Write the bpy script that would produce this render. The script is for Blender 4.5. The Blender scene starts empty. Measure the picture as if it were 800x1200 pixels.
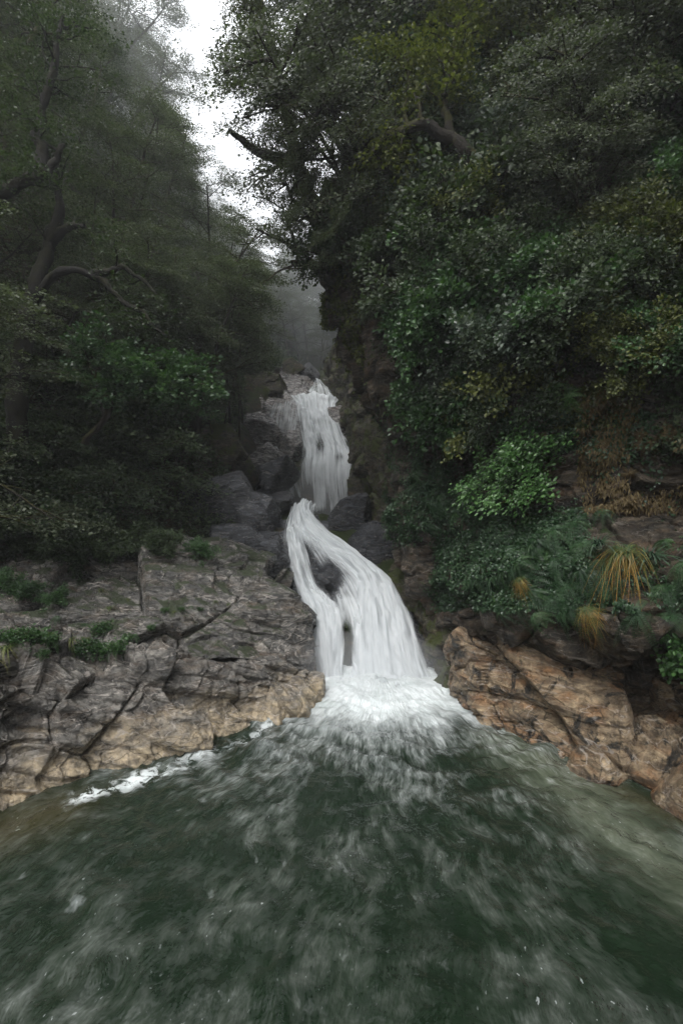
import bpy, math, time
import numpy as np
from mathutils import Vector, Matrix, Euler
T0 = time.time()
scene = bpy.context.scene
COL = scene.collection
CAMZ, FPX = 4.0, 620.0
def at(px, py, Y): return np.array([(px-400.0)/FPX*Y, Y, CAMZ-(py-600.0)/FPX*Y])
def px_of(p): return (400+FPX*p[0]/p[1], 600-FPX*(p[2]-CAMZ)/p[1])

# ------------------------------------------------------------------ noise
_r = np.random.RandomState(7)
PERM = _r.permutation(256); PERM = np.concatenate([PERM, PERM, PERM])
GRAD = _r.normal(size=(256, 3)); GRAD /= np.linalg.norm(GRAD, axis=1)[:, None]
def perlin(P):
    P = np.asarray(P, float); I = np.floor(P).astype(int); F = P-I; I &= 255
    U = F*F*F*(F*(F*6-15)+10); out = 0
    for dx in (0, 1):
        wx = U[:, 0] if dx else 1-U[:, 0]
        for dy in (0, 1):
            wy = U[:, 1] if dy else 1-U[:, 1]
            for dz in (0, 1):
                wz = U[:, 2] if dz else 1-U[:, 2]
                h = PERM[PERM[PERM[(I[:, 0]+dx) & 255]+((I[:, 1]+dy) & 255)]+((I[:, 2]+dz) & 255)]
                g = GRAD[h]
                out = out+wx*wy*wz*(g[:, 0]*(F[:, 0]-dx)+g[:, 1]*(F[:, 1]-dy)+g[:, 2]*(F[:, 2]-dz))
    return out*1.5
def fbm(P, o=4, g=0.5, lac=2.03):
    a, s, out = 1.0, 1.0, 0
    for i in range(o):
        out = out+a*perlin(P*s+i*17.3); a *= g; s *= lac
    return out
def ridged(P, o=4, g=0.5):
    a, s, out = 1.0, 1.0, 0
    for i in range(o):
        out = out+a*(1-2*np.abs(perlin(P*s+i*9.1))); a *= g; s *= 2.1
    return out
def vor(P, seed=0):
    """nearest cell: F1, F2, cell hash (3 randoms), offset from the cell point"""
    I = np.floor(P).astype(int); n = len(P)
    F1 = np.full(n, 9.); F2 = np.full(n, 9.); H = np.zeros(n, int); O = np.zeros((n, 3))
    for dx in (-1, 0, 1):
        for dy in (-1, 0, 1):
            for dz in (-1, 0, 1):
                J = I+np.array([dx, dy, dz])
                h = PERM[PERM[PERM[(J[:, 0]+seed) & 255]+(J[:, 1] & 255)]+(J[:, 2] & 255)]
                c = J+0.5+0.45*GRAD[h]
                d = P-c; r = np.sqrt((d*d).sum(1))
                m = r < F1
                F2 = np.where(m, F1, np.minimum(F2, r)); F1 = np.where(m, r, F1)
                H = np.where(m, h, H); O = np.where(m[:, None], d, O)
    return F1, F2, H, O
def smooth(a, b, x):
    t = np.clip((x-a)/(b-a), 0, 1); return t*t*(3-2*t)
def plates(P, s, seed, tilt=0.8, crack=0.12, cw=0.06, aniso=(1, 1, 1)):
    """blocky facets of size s: every cell is a tilted plane, a groove runs between cells"""
    A = np.array(aniso)
    W = P+0.25*s*np.stack([fbm(P/s*0.9+k*31, 2) for k in (1, 2, 3)], 1)
    F1, F2, H, O = vor(W*A/s, seed)
    g = GRAD[(H*7+seed) & 255]
    d = tilt*(O*g).sum(1)+0.35*g[:, 1]
    return s*(d-crack*(1-smooth(0, cw*2, F2-F1)))
def rockd(P, s=1.0, amp=1.0, seed=0, strata=None, st_h=0.35):
    d = 0.36*plates(P, s, seed, crack=.20, cw=.03)+0.17*plates(P*np.array([1, 1, .6]), s*0.42, seed+5, crack=.14, cw=.05)+0.05*plates(P, s*0.16, seed+11, crack=.15)
    Q = P@np.array([[.8, -.3, .5], [.3, .95, .1], [-.5, .05, .85]])*np.array([.5, .5, 2.2])
    d = d+0.045*s*fbm(P*(1.6/s), 3)+0.030*s*ridged(Q*(2.2/s), 4)+.008*s*ridged(P*(9/s), 2)
    if strata is not None:
        h = P@np.array(strata)/st_h+0.9*fbm(P*0.5, 3)
        f = h-np.floor(h)
        hh = PERM[np.floor(h).astype(int) & 255]/255.0
        d = d+st_h*(0.55*(hh-.5)+0.30*(smooth(0, .25, f)-f))
    return d*amp

# ------------------------------------------------------------------ meshes
def mesh(name, V, quads=None, tris=None, smooth_=True, uv=None, attrs=None, mats=()):
    me = bpy.data.meshes.new(name)
    V = np.asarray(V, np.float32); q = np.zeros((0, 4), int) if quads is None else np.asarray(quads, int)
    t = np.zeros((0, 3), int) if tris is None else np.asarray(tris, int)
    loops = np.concatenate([q.ravel(), t.ravel()]).astype(np.int32)
    starts = np.concatenate([np.arange(len(q))*4, len(q)*4+np.arange(len(t))*3]).astype(np.int32)
    me.vertices.add(len(V)); me.loops.add(len(loops)); me.polygons.add(len(starts))
    me.vertices.foreach_set("co", V.ravel()); me.loops.foreach_set("vertex_index", loops)
    me.polygons.foreach_set("loop_start", starts)
    me.update(calc_edges=True)
    me.polygons.foreach_set("use_smooth", np.full(len(starts), smooth_))
    if uv is not None:
        l = me.uv_layers.new(name="flow"); l.data.foreach_set("uv", np.asarray(uv, np.float32)[loops].ravel())
    for k, v in (attrs or {}).items():
        a = me.attributes.new(k, 'FLOAT', 'POINT'); a.data.foreach_set("value", np.asarray(v, np.float32))
    for m in mats: me.materials.append(m)
    me.update()
    return me
def obj(name, me, parent=None, loc=None):
    o = bpy.data.objects.new(name, me); COL.objects.link(o)
    if parent is not None: o.parent = parent
    if loc is not None: o.location = Vector(tuple(float(x) for x in loc))
    return o
def tag(o, label=None, cat=None, group=None, kind=None):
    if label: o['label'] = label
    if cat: o['category'] = cat
    if group: o['group'] = group
    if kind: o['kind'] = kind
    return o
def gridq(nu, nv):
    i = np.arange(nu-1)[:, None]*nv+np.arange(nv-1)[None, :]
    return np.stack([i, i+1, i+nv+1, i+nv], -1).reshape(-1, 4)
def cm(C, n):
    """Catmull-Rom along axis 0"""
    C = np.asarray(C, float); k = len(C)
    E = np.concatenate([2*C[:1]-C[1:2], C, 2*C[-1:]-C[-2:-1]]); t = np.linspace(0, k-1, n); i = np.minimum(t.astype(int), k-2)
    f = (t-i).reshape((-1,)+(1,)*(C.ndim-1)); a, b, c, d = E[i], E[i+1], E[i+2], E[i+3]
    return 0.5*(2*b+(c-a)*f+(2*a-5*b+4*c-d)*f*f+(3*b-a-3*c+d)*f**3)
def loft(rows, nu, nv):
    G = cm(np.array(rows, float), nu); return cm(G.swapaxes(0, 1), nv).swapaxes(0, 1)
def normals(G):
    du = np.gradient(G, axis=0); dv = np.gradient(G, axis=1)
    n = np.cross(du, dv); n /= np.linalg.norm(n, axis=2)[..., None]+1e-9
    return n
def rock_sheet(G, s, amp, seed, strata=None, st_h=.35, face=None, mid=None):
    n = normals(G)
    ref = np.array([0, 0, CAMZ])-G.reshape(-1, 3).mean(0) if face is None else np.array(face)
    if (n.reshape(-1, 3).mean(0)@ref) < 0: n = -n
    P = G.reshape(-1, 3); N = n.reshape(-1, 3)
    d = rockd(P, s, amp, seed, strata, st_h)
    if mid is not None: d = d*mid.ravel()
    return (P+N*d[:, None]).reshape(G.shape), n
def boulder(center, rad, seed, res=70, planes=14, soft=0.05, amp=0.05, rot=0.0, s=None, mats=(), name='boulder', ang=False, strata=None):
    """a convex block cut by random planes, grown over a cube sphere, roughened"""
    rs = np.random.RandomState(seed); rad = np.array(rad, float)
    lin = np.linspace(-1, 1, res); a, b = np.meshgrid(lin, lin, indexing='ij'); V = []; Q = []
    for ax in range(3):
        for sg in (-1, 1):
            c = np.zeros((res, res, 3)); c[..., ax] = sg; c[..., (ax+1) % 3] = np.tan(a*.785)*sg; c[..., (ax+2) % 3] = np.tan(b*.785)
            Q.append(gridq(res, res)+len(V)*res*res); V.append(c.reshape(-1, 3))
    D = np.concatenate(V); D /= np.linalg.norm(D, axis=1)[:, None]
    n = rs.normal(size=(planes, 3)); n /= np.linalg.norm(n, axis=1)[:, None]; n = np.concatenate([n, np.eye(3), -np.eye(3)])
    h = rs.uniform(.60, 1.0, len(n)); h[-6:] = rs.uniform(.85, 1, 6)
    dn = D@n.T; t = np.where(dn > .05, h/np.maximum(dn, .05), 9.)
    k = 1/soft; r = -np.log(np.exp(-k*np.minimum(t, 3)).sum(1))/k
    P = D*r[:, None]*rad
    if rot: c_, s_ = math.cos(rot), math.sin(rot); P = P@np.array([[c_, 0, -s_], [0, 1, 0], [s_, 0, c_]]).T
    m = float(rad.mean()); W = P+np.array(center)
    P = P+D*(rockd(W, s or m*.9, 1, seed, strata)*amp*4)[:, None]
    key = np.round(D*4000).astype(int)       # weld the seams of the six faces
    _, first, inv = np.unique(key, axis=0, return_index=True, return_inverse=True)
    me = mesh(name, P[first], inv.ravel()[np.concatenate(Q)], mats=mats)
    return me

# ------------------------------------------------------------------ materials
class NT:
    def __init__(s, name):
        s.m = bpy.data.materials.new(name); s.m.use_nodes = True; s.t = s.m.node_tree; s.t.nodes.clear()
        s.out = s.t.nodes.new('ShaderNodeOutputMaterial')
    def n(s, ty, ins=None, **kw):
        x = s.t.nodes.new('ShaderNode'+ty)
        for k, v in kw.items(): setattr(x, k, v)
        for k, v in (ins or {}).items(): s.set(x, k, v)
        return x
    def set(s, x, k, v):
        i = x.inputs[k]
        if isinstance(v, bpy.types.NodeSocket): s.t.links.new(v, i)
        elif isinstance(v, bpy.types.Node): s.t.links.new(v.outputs[0], i)
        else:
            if isinstance(v, tuple) and len(v) == 3 and i.type == 'RGBA': v = v+(1,)
            i.default_value = v
    def noise(s, vec, scale, detail=4, rough=.55, dist=0, **k): return s.n('TexNoise', {'Vector': vec, 'Scale': scale, 'Detail': detail, 'Roughness': rough, 'Distortion': dist}, **k).outputs[0]
    def ramp(s, v, stops):
        r = s.n('ValToRGB', {'Fac': v}); e = r.color_ramp.elements
        while len(e) < len(stops): e.new(.5)
        for i, (p, c) in enumerate(stops):
            e[i].position = p
            e[i].color = (c, c, c, 1) if isinstance(c, (int, float)) else tuple(c)+(1,)
        return r.outputs[0]
    def mix(s, f, a, b, bt='MIX'):
        x = s.t.nodes.new('ShaderNodeMix'); x.data_type = 'RGBA'; x.blend_type = bt
        s.set(x, 0, f); s.set(x, 6, a); s.set(x, 7, b); return x.outputs[2]
    def math(s, op, a, b=0.0, c=0.0, clamp=False):
        x = s.n('Math', operation=op, use_clamp=clamp); s.set(x, 0, a); s.set(x, 1, b)
        if op in ('MULTIPLY_ADD', 'COMPARE', 'SMOOTH_MIN'): s.set(x, 2, c)
        return x.outputs[0]
    def surf(s, sh): s.t.links.new(sh.outputs[0] if isinstance(sh, bpy.types.Node) else sh, s.out.inputs['Surface']); return s.m

def rock_mat(name, dark, mid, pale, warm=(.16, .09, .04), warm_amt=.4, moss=.4, rough=(.25, .6), tan_z=None, vein=1.0, moss_col=((.012, .02, .005), (.035, .05, .01)), bump=1.0, lichen=.3, moss_up=.9, spec=.5):
    t = NT(name); g = t.n('NewGeometry'); pos = g.outputs['Position']; nz = t.n('SeparateXYZ', {0: g.outputs['Normal']}).outputs[2]
    st = t.n('Mapping', {'Vector': pos, 'Rotation': (.35, .5, .2), 'Scale': (1, 1, 3.2)}).outputs[0]
    a = t.noise(st, 1.1, 6, .6, .6); b = t.noise(pos, 7, 6, .65); c = t.noise(st, 3.0, 8, .7, .4); f = t.noise(pos, 42, 3, .6)
    col = t.mix(t.ramp(a, [(.32, 0), (.66, 1)]), dark, mid)
    col = t.mix(t.ramp(c, [(.45, 0), (.68, 1)]), col, pale)
    col = t.mix(t.math('MULTIPLY', t.ramp(t.noise(st, 1.7, 5, .6), [(.5, 0), (.68, 1)]), warm_amt), col, warm)
    if tan_z:
        z = t.n('SeparateXYZ', {0: pos}).outputs[2]
        zz = t.math('ADD', z, t.math('MULTIPLY', t.math('SUBTRACT', a, .5), 1.6))
        col = t.mix(t.math('MULTIPLY', t.ramp(zz, [(tan_z[0], 1), (tan_z[1], 0)]), t.ramp(b, [(.3, .5), (.6, 1)])), col, tan_z[2])
    col = t.mix(.75, col, t.ramp(b, [(.28, .32), (.72, 1.75)]), 'MULTIPLY')
    ck = t.n('TexVoronoi', {'Vector': t.n('VectorMath', {0: st, 1: t.n('VectorMath', {0: t.n('TexNoise', {'Vector': pos, 'Scale': 1.5, 'Detail': 4}).outputs['Color'], 1: (.7, .7, .7)}, operation='MULTIPLY').outputs[0]}, operation='ADD').outputs[0], 'Scale': 1.3}, feature='DISTANCE_TO_EDGE').outputs['Distance']
    ckf = t.ramp(ck, [(.004, 1), (.02, 0)]); col = t.mix(t.math('MULTIPLY', ckf, t.ramp(t.noise(pos, .8, 2), [(.45, 0), (.6, .7)])), col, (.01, .009, .008))
    col = t.mix(t.math('MULTIPLY', t.ramp(t.noise(pos, 2.3, 6, .7, .8), [(.52, 0), (.6, 1)]), lichen), col, (.008, .009, .008))
    v = t.math('ABSOLUTE', t.math('SUBTRACT', t.noise(st, .9, 3, .5, 1.2), .5))
    col = t.mix(t.math('MULTIPLY', t.ramp(v, [(.004, 1), (.012, 0)]), .55*vein), col, (.42, .38, .34))
    col = t.mix(t.math('MULTIPLY', t.ramp(f, [(.66, 0), (.72, 1)]), .35), col, (.3, .3, .28))
    mn = t.noise(pos, 1.5, 6, .7)
    mf = t.math('ADD', t.math('MULTIPLY', nz, moss_up*.35), t.math('ADD', mn, moss*.5-.55))
    mf = t.ramp(mf, [(.42, 0), (.5, 1)])
    mc = t.mix(t.noise(pos, 9, 5, .7), moss_col[0], moss_col[1])
    col = t.mix(mf, col, mc)
    r = t.n('MapRange', {0: t.noise(pos, 3.1, 4), 1: .35, 2: .65, 3: rough[0], 4: rough[1]}).outputs[0]
    r = t.math('MAXIMUM', r, t.math('MULTIPLY', mf, .85))
    h = t.math('ADD', t.math('MULTIPLY', c, .8), t.math('ADD', t.math('MULTIPLY', b, .5), t.math('MULTIPLY', f, .12)))
    h = t.math('SUBTRACT', h, t.math('MULTIPLY', ckf, .10))
    h = t.math('ADD', h, t.math('MULTIPLY', t.math('MULTIPLY', mf, t.noise(pos, 60, 3, .7)), .5))
    bp = t.n('Bump', {'Height': h, 'Strength': 1.0, 'Distance': .10*bump})
    p = t.n('BsdfPrincipled', {'Base Color': col, 'Roughness': r, 'Normal': bp, 'Specular IOR Level': spec})
    return t.surf(p)

M = {}
M['ledge'] = rock_mat('ledge rock', (.030, .028, .026), (.095, .089, .079), (.23, .215, .19), warm=(.13, .085, .05), warm_amt=.45, moss=.14, spec=.7, rough=(.08, .36), tan_z=(.15, .75, (.36, .29, .19)), lichen=.5)
M['ledge_up'] = rock_mat('upper ledge rock', (.017, .017, .015), (.058, .055, .050), (.20, .188, .168), warm=(.12, .075, .035), warm_amt=.4, moss=.50, spec=.8, rough=(.07, .32), lichen=.45)
M['tan'] = rock_mat('tan rock', (.05, .038, .026), (.20, .14, .085), (.36, .28, .18), warm=(.24, .115, .045), warm_amt=.6, bump=1.3, moss=-.05, rough=(.22, .5), lichen=.95, vein=.9, moss_up=.6)
M['wet'] = rock_mat('wet dark rock', (.008, .009, .012), (.022, .024, .03), (.07, .075, .085), warm_amt=.0, moss=.06, rough=(.05, .25), vein=.4, bump=1.6, spec=.8)
M['marble'] = rock_mat('wet streaked rock', (.02, .019, .019), (.13, .12, .115), (.5, .48, .46), warm_amt=.25, moss=.05, rough=(.08, .3), lichen=.8, vein=1, bump=1.4, spec=.7)
M['cliff'] = rock_mat('cliff rock', (.014, .012, .009), (.038, .030, .022), (.10, .08, .055), warm=(.09, .045, .02), warm_amt=.4, tan_z=(.5, 1.5, (.20, .15, .10)), moss=.48, rough=(.4, .8), lichen=.6, moss_up=.5, vein=.35, spec=.3)
M['mossy'] = rock_mat('mossy rock', (.018, .017, .012), (.04, .036, .025), (.085, .075, .05), warm_amt=.2, moss=.92, rough=(.4, .8), moss_col=((.02, .03, .007), (.075, .085, .02)), moss_up=.3, vein=.3, spec=.3)
M['soil'] = rock_mat('forest floor', (.010, .009, .006), (.02, .018, .010), (.04, .035, .02), warm_amt=.3, moss=.6, rough=(.7, .95), vein=0, spec=.2)

# ------------------------------------------------------------------ camera, light, air
cam = bpy.data.objects.new('camera', bpy.data.cameras.new('camera')); COL.objects.link(cam)
cam.location = (0, 0, CAMZ); cam.rotation_euler = (math.radians(90), 0, 0)
cam.data.sensor_fit = 'HORIZONTAL'; cam.data.sensor_width = 36; cam.data.lens = 36*FPX/800
cam.data.clip_start = .05; cam.data.clip_end = 2000; scene.camera = cam
SUN_EL, SUN_AZ = math.radians(58), math.radians(-156)      # high, from behind the camera and to the left
w = bpy.data.worlds.new('World'); scene.world = w; w.use_nodes = True; nt = w.node_tree; nt.nodes.clear()
sky = nt.nodes.new('ShaderNodeTexSky'); sky.sky_type = 'NISHITA'; sky.sun_disc = False; sky.sun_elevation = SUN_EL; sky.sun_rotation = SUN_AZ
sky.air_density = 1.0; sky.dust_density = 5; sky.ozone_density = 1.0
hs = nt.nodes.new('ShaderNodeHueSaturation'); hs.inputs['Saturation'].default_value = .10; hs.inputs['Value'].default_value = 1.9
bg = nt.nodes.new('ShaderNodeBackground'); bg.inputs['Strength'].default_value = .15
wo = nt.nodes.new('ShaderNodeOutputWorld')
nt.links.new(sky.outputs[0], hs.inputs['Color'])
# thin cloud cover: brighter over the head of the valley, duller overhead and behind
tc = nt.nodes.new('ShaderNodeTexCoord'); sx = nt.nodes.new('ShaderNodeSeparateXYZ'); nt.links.new(tc.outputs['Generated'], sx.inputs[0])
mr = nt.nodes.new('ShaderNodeMapRange'); mr.inputs[1].default_value = -.2; mr.inputs[2].default_value = .9; mr.inputs[3].default_value = .9; mr.inputs[4].default_value = 3.8; nt.links.new(sx.outputs[1], mr.inputs[0])
ml = nt.nodes.new('ShaderNodeVectorMath'); ml.operation = 'SCALE'; nt.links.new(hs.outputs[0], ml.inputs[0]); nt.links.new(mr.outputs[0], ml.inputs['Scale'])
nt.links.new(ml.outputs[0], bg.inputs['Color']); nt.links.new(bg.outputs[0], wo.inputs['Surface'])
sl = bpy.data.lights.new('sun', 'SUN'); sl.energy = 1.2; sl.angle = math.radians(20); sl.color = (1, .98, .95)
so = bpy.data.objects.new('sun', sl); COL.objects.link(so)
sd = Vector((math.sin(SUN_AZ)*math.cos(SUN_EL), math.cos(SUN_AZ)*math.cos(SUN_EL), math.sin(SUN_EL)))
so.rotation_euler = sd.to_track_quat('Z', 'Y').to_euler(); so.location = (0, 0, 60)
scene.view_settings.view_transform = 'Standard'; scene.view_settings.look = 'None'; scene.view_settings.gamma = 1; scene.view_settings.exposure = 0.05
c = scene.cycles
c.use_denoising = True; c.max_bounces = 5; c.diffuse_bounces = 2; c.glossy_bounces = 2; c.transmission_bounces = 3; c.transparent_max_bounces = 16; c.volume_bounces = 1
c.use_adaptive_sampling = True; c.adaptive_threshold = .03; c.sample_clamp_indirect = 3; c.caustics_reflective = False; c.caustics_refractive = False
try: c.denoiser = 'OPENIMAGEDENOISE'; c.denoising_input_passes = 'RGB_ALBEDO_NORMAL'
except Exception: pass

def air():
    t = NT('haze air')
    v = t.n('VolumePrincipled', {'Color': (.93, .96, 1.0), 'Density': HAZE, 'Anisotropy': .2})
    t.t.links.new(v.outputs[0], t.out.inputs['Volume'])
    x0, x1, y0, y1, z0, z1 = -75, 75, -25, 175, -5, 150
    V = [(x, y, z) for x in (x0, x1) for y in (y0, y1) for z in (z0, z1)]
    me = mesh('haze', V, [(0, 1, 3, 2), (4, 6, 7, 5), (0, 4, 5, 1), (2, 3, 7, 6), (0, 2, 6, 4), (1, 5, 7, 3)], smooth_=False, mats=[t.m])
    tag(obj('haze', me), 'thin pale mist hanging in the air of the whole gorge', 'haze', kind='stuff')
HAZE = .0014

# ------------------------------------------------------------------ terrain
YK = [0, 9, 12, 12.8, 14.6, 19, 26, 27, 32, 38, 55, 80, 130, 200]
ZC = [-1.5, -1.5, -1.5, -.8, 1.2, 3.6, 3.7, 5.8, 9.7, 12.6, 21, 33, 55, 70]
XL = [-10, -9, -8.2, -8.0, -7.2, -4.6, -5.4, -5.5, -5.6, -5.4, -4.6, -6, -10, -10]
ZL = [1.2, 1.3, 1.6, 1.8, 2.8, 5.0, 7.6, 8.2, 11.0, 14.6, 23, 36, 58, 70]
SL = [1.3, 1.3, 1.35, 1.4, 1.45, 1.5, 1.4, 1.4, 1.3, 1.25, 1.1, 1.0, .8, .5]
XR = [7.5, 6.8, 3.2, 3.0, 2.6, 1.6, 1.6, 1.6, 1.2, .9, .6, 0, 0, 0]
def ground_z(X, Y):
    X, Y = np.broadcast_arrays(np.asarray(X, float), np.asarray(Y, float))
    zc, xl, zl, sl_, xr = [np.interp(Y, YK, k) for k in (ZC, XL, ZL, SL, XR)]
    mid = .5*(xl+xr)*0+np.interp(Y, [12, 19, 26, 32, 38, 80], [1.0, -1.3, -.6, -1, -.6, -3])
    left = np.where(X < xl, zl+sl_*(xl-X), zc+(zl-zc)*smooth(.55, 1, (mid-.9-X)/np.maximum(mid-.9-xl, .1)))
    right = zc+np.minimum(3.2*np.maximum(X-xr, 0), 14+.9*np.maximum(X-xr-4, 0)+0*X)
    return np.where(X < mid, left, right)
def build_terrain():
    ys = np.concatenate([np.linspace(-6, 11, 20), np.linspace(11.3, 45, 190), 45+np.linspace(.1, 1, 70)**1.6*150])
    xs = np.concatenate([-70+np.linspace(0, 1, 50)**.7*57, np.linspace(-12.8, 8, 240), 8+np.linspace(.02, 1, 40)**1.5*60])
    X, Y = np.meshgrid(xs, ys, indexing='ij'); Z = ground_z(X, Y)
    P = np.stack([X, Y, Z], -1).reshape(-1, 3)
    d = .9*fbm(P*.16, 3)+.35*fbm(P*.6, 4)
    amp = np.clip((np.abs(P[:, 0]-np.interp(P[:, 1], YK, XL))-0)/6+.25, 0, 1)
    P[:, 2] += d*amp
    me = mesh('terrain', P, gridq(len(xs), len(ys)), mats=[M['soil']])
    tag(obj('terrain', me), 'steep dark forest floor rising on both sides of the gorge', 'terrain', kind='structure')
build_terrain()

# left rock ledge, lower tier: waterline at the bottom, flat shelf at the top
def ledge_lower():
    R = [[(-7.5, 2, -1.5), at(-60, 985, 6.3)-[0, 0, 1.2], at(0, 962, 6.9)-[0, 0, 1.1], at(100, 930, 7.7)-[0, 0, 1.1], at(200, 888, 8.7)-[0, 0, 1.1], at(290, 858, 9.7)-[0, 0, 1.1], at(345, 836, 10.6)-[0, 0, 1.], at(376, 812, 11.9)-[0, 0, 1.1], at(384, 800, 13.2)-[0, 0, 1.]],
         [(-7, 2, 0), at(-60, 980, 6.5), at(0, 952, 7.05), at(100, 920, 7.8), at(200, 882, 8.8), at(290, 852, 9.85), at(345, 830, 10.8), at(374, 806, 12.1), at(380, 796, 13.3)],
         [(-7.2, 2, .8), at(-60, 890, 6.8), at(0, 880, 7.3), at(100, 860, 8.1), at(200, 838, 9.1), at(280, 825, 10.1), at(330, 815, 11.0), at(362, 800, 12.1), at(372, 790, 13.4)],
         [(-7.4, 2, 1.5), at(-60, 800, 7.2), at(0, 800, 7.7), at(95, 795, 8.5), at(195, 778, 9.5), at(280, 776, 10.4), at(325, 778, 11.3), at(352, 785, 12.3), at(365, 785, 13.5)],
         [(-7.6, 2, 1.7), at(-60, 762, 8.2), at(0, 762, 8.8), at(95, 768, 9.4), at(200, 765, 10.2), at(275, 766, 11.2), at(320, 770, 12.0), at(345, 778, 12.9), at(356, 780, 13.9)],
         [(-8, 2.5, 1.9), at(-60, 742, 9.6), at(0, 742, 10.2), at(95, 748, 10.8), at(200, 752, 11.4), at(275, 758, 12.4), at(310, 762, 13.2), at(340, 770, 13.9), at(350, 775, 14.6)]]
    G = loft(R, 330, 620)
    G, n = rock_sheet(G, 1.35, 1.1, 3, (.35, .3, .85), .26)
    me = mesh('rock_ledge', G.reshape(-1, 3), gridq(*G.shape[:2]), mats=[M['ledge']])
    tag(obj('rock_ledge', me), 'low pale grey rock shelf sloping into the pool with a tan band along the waterline', 'rock', 'bare rock ledges beside the falls')
    return G
def ledge_upper():
    R = [[at(-120, 762, 9.6), at(10, 768, 10.0), at(95, 775, 9.9), at(150, 778, 10.2), at(220, 775, 10.7), at(290, 775, 11.4), at(335, 785, 12.2), at(362, 795, 13.3), at(366, 790, 14.8)],
         [at(-120, 735, 10.2), at(10, 740, 10.6), at(95, 745, 10.1), at(150, 752, 10.3), at(220, 752, 10.9), at(290, 752, 11.6), at(335, 760, 12.3), at(363, 770, 13.3), at(366, 765, 14.8)],
         [at(-120, 708, 11.0), at(10, 716, 11.3), at(95, 720, 10.7), at(150, 722, 10.8), at(220, 725, 11.2), at(290, 722, 11.9), at(330, 722, 12.6), at(358, 728, 13.5), at(362, 725, 14.9)],
         [at(-120, 680, 12.0), at(10, 688, 12.2), at(95, 690, 11.7), at(150, 690, 11.7), at(220, 692, 12.0), at(285, 692, 12.6), at(322, 694, 13.2), at(345, 700, 14.1), at(352, 700, 15.2)],
         [at(-120, 650, 13.2), at(10, 655, 13.3), at(95, 662, 13.0), at(150, 656, 12.9), at(220, 662, 13.2), at(270, 672, 13.8), at(310, 682, 14.3), at(332, 690, 15.0), at(340, 690, 15.8)],
         [at(-120, 625, 14.5), at(10, 632, 14.8), at(95, 650, 14.2), at(150, 645, 14.4), at(215, 645, 14.8), at(262, 652, 15.2), at(300, 668, 15.6), at(320, 680, 16.0), at(330, 685, 16.5)]]
    G = loft(R, 280, 560)
    G, n = rock_sheet(G, 2.2, .85, 21, (.16, .3, .9), .36)
    me = mesh('rock_ledge', G.reshape(-1, 3), gridq(*G.shape[:2]), mats=[M['ledge_up']])
    tag(obj('rock_ledge', me), 'wet rounded grey rock slab above the pale shelf, against the lower waterfall', 'rock', 'bare rock ledges beside the falls')
    return G
GL = ledge_lower(); GU = ledge_upper()

def rock_net(name, rows, nu, nv, s, amp, seed, mat, label, cat='rock', strata=None, group=None, face=None):
    G = loft(rows, nu, nv); G, n = rock_sheet(G, s, amp, seed, strata, face=face)
    tag(obj(name, mesh(name, G.reshape(-1, 3), gridq(*G.shape[:2]), mats=[M[mat]])), label, cat, group)
    return G, n
# streambed under the lower waterfall
rock_net('streambed_rock', [
    [at(340, 830, 12.6), at(375, 830, 12.5), at(405, 830, 12.6), at(440, 830, 12.5), at(480, 830, 12.5), at(520, 830, 12.6), at(545, 825, 13)],
    [at(345, 795, 13.6), at(372, 795, 13.3), at(405, 795, 13.5), at(440, 795, 13.2), at(480, 795, 13.2), at(512, 795, 13.3), at(535, 790, 13.8)],
    [at(345, 765, 14.2), at(368, 762, 13.9), at(405, 755, 14.2), at(440, 755, 13.7), at(478, 755, 13.8), at(500, 755, 14.1), at(525, 750, 14.6)],
    [at(338, 730, 15.0), at(360, 730, 14.7), at(402, 722, 14.9), at(440, 718, 14.3), at(470, 720, 14.5), at(490, 722, 15.0), at(515, 715, 15.4)],
    [at(325, 700, 16.0), at(350, 698, 15.7), at(385, 695, 15.7), at(430, 690, 15.3), at(458, 694, 15.5), at(480, 697, 16.0), at(505, 690, 16.4)],
    [at(315, 665, 17.2), at(338, 668, 17.0), at(380, 665, 16.5), at(415, 668, 16.6), at(440, 670, 16.8), at(465, 672, 17.2), at(490, 660, 17.6)],
    [at(310, 635, 18.4), at(333, 634, 18.2), at(360, 638, 18.1), at(392, 640, 18.1), at(420, 645, 18.4), at(450, 645, 18.8), at(475, 630, 19)],
    [at(310, 605, 20), at(333, 609, 19.7), at(350, 610, 19.7), at(372, 608, 19.7), at(400, 612, 20), at(430, 610, 20.4), at(455, 600, 20.6)]],
    260, 240, .8, .8, 31, 'wet', 'dark wet bedrock showing through gaps in the lower waterfall')
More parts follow.
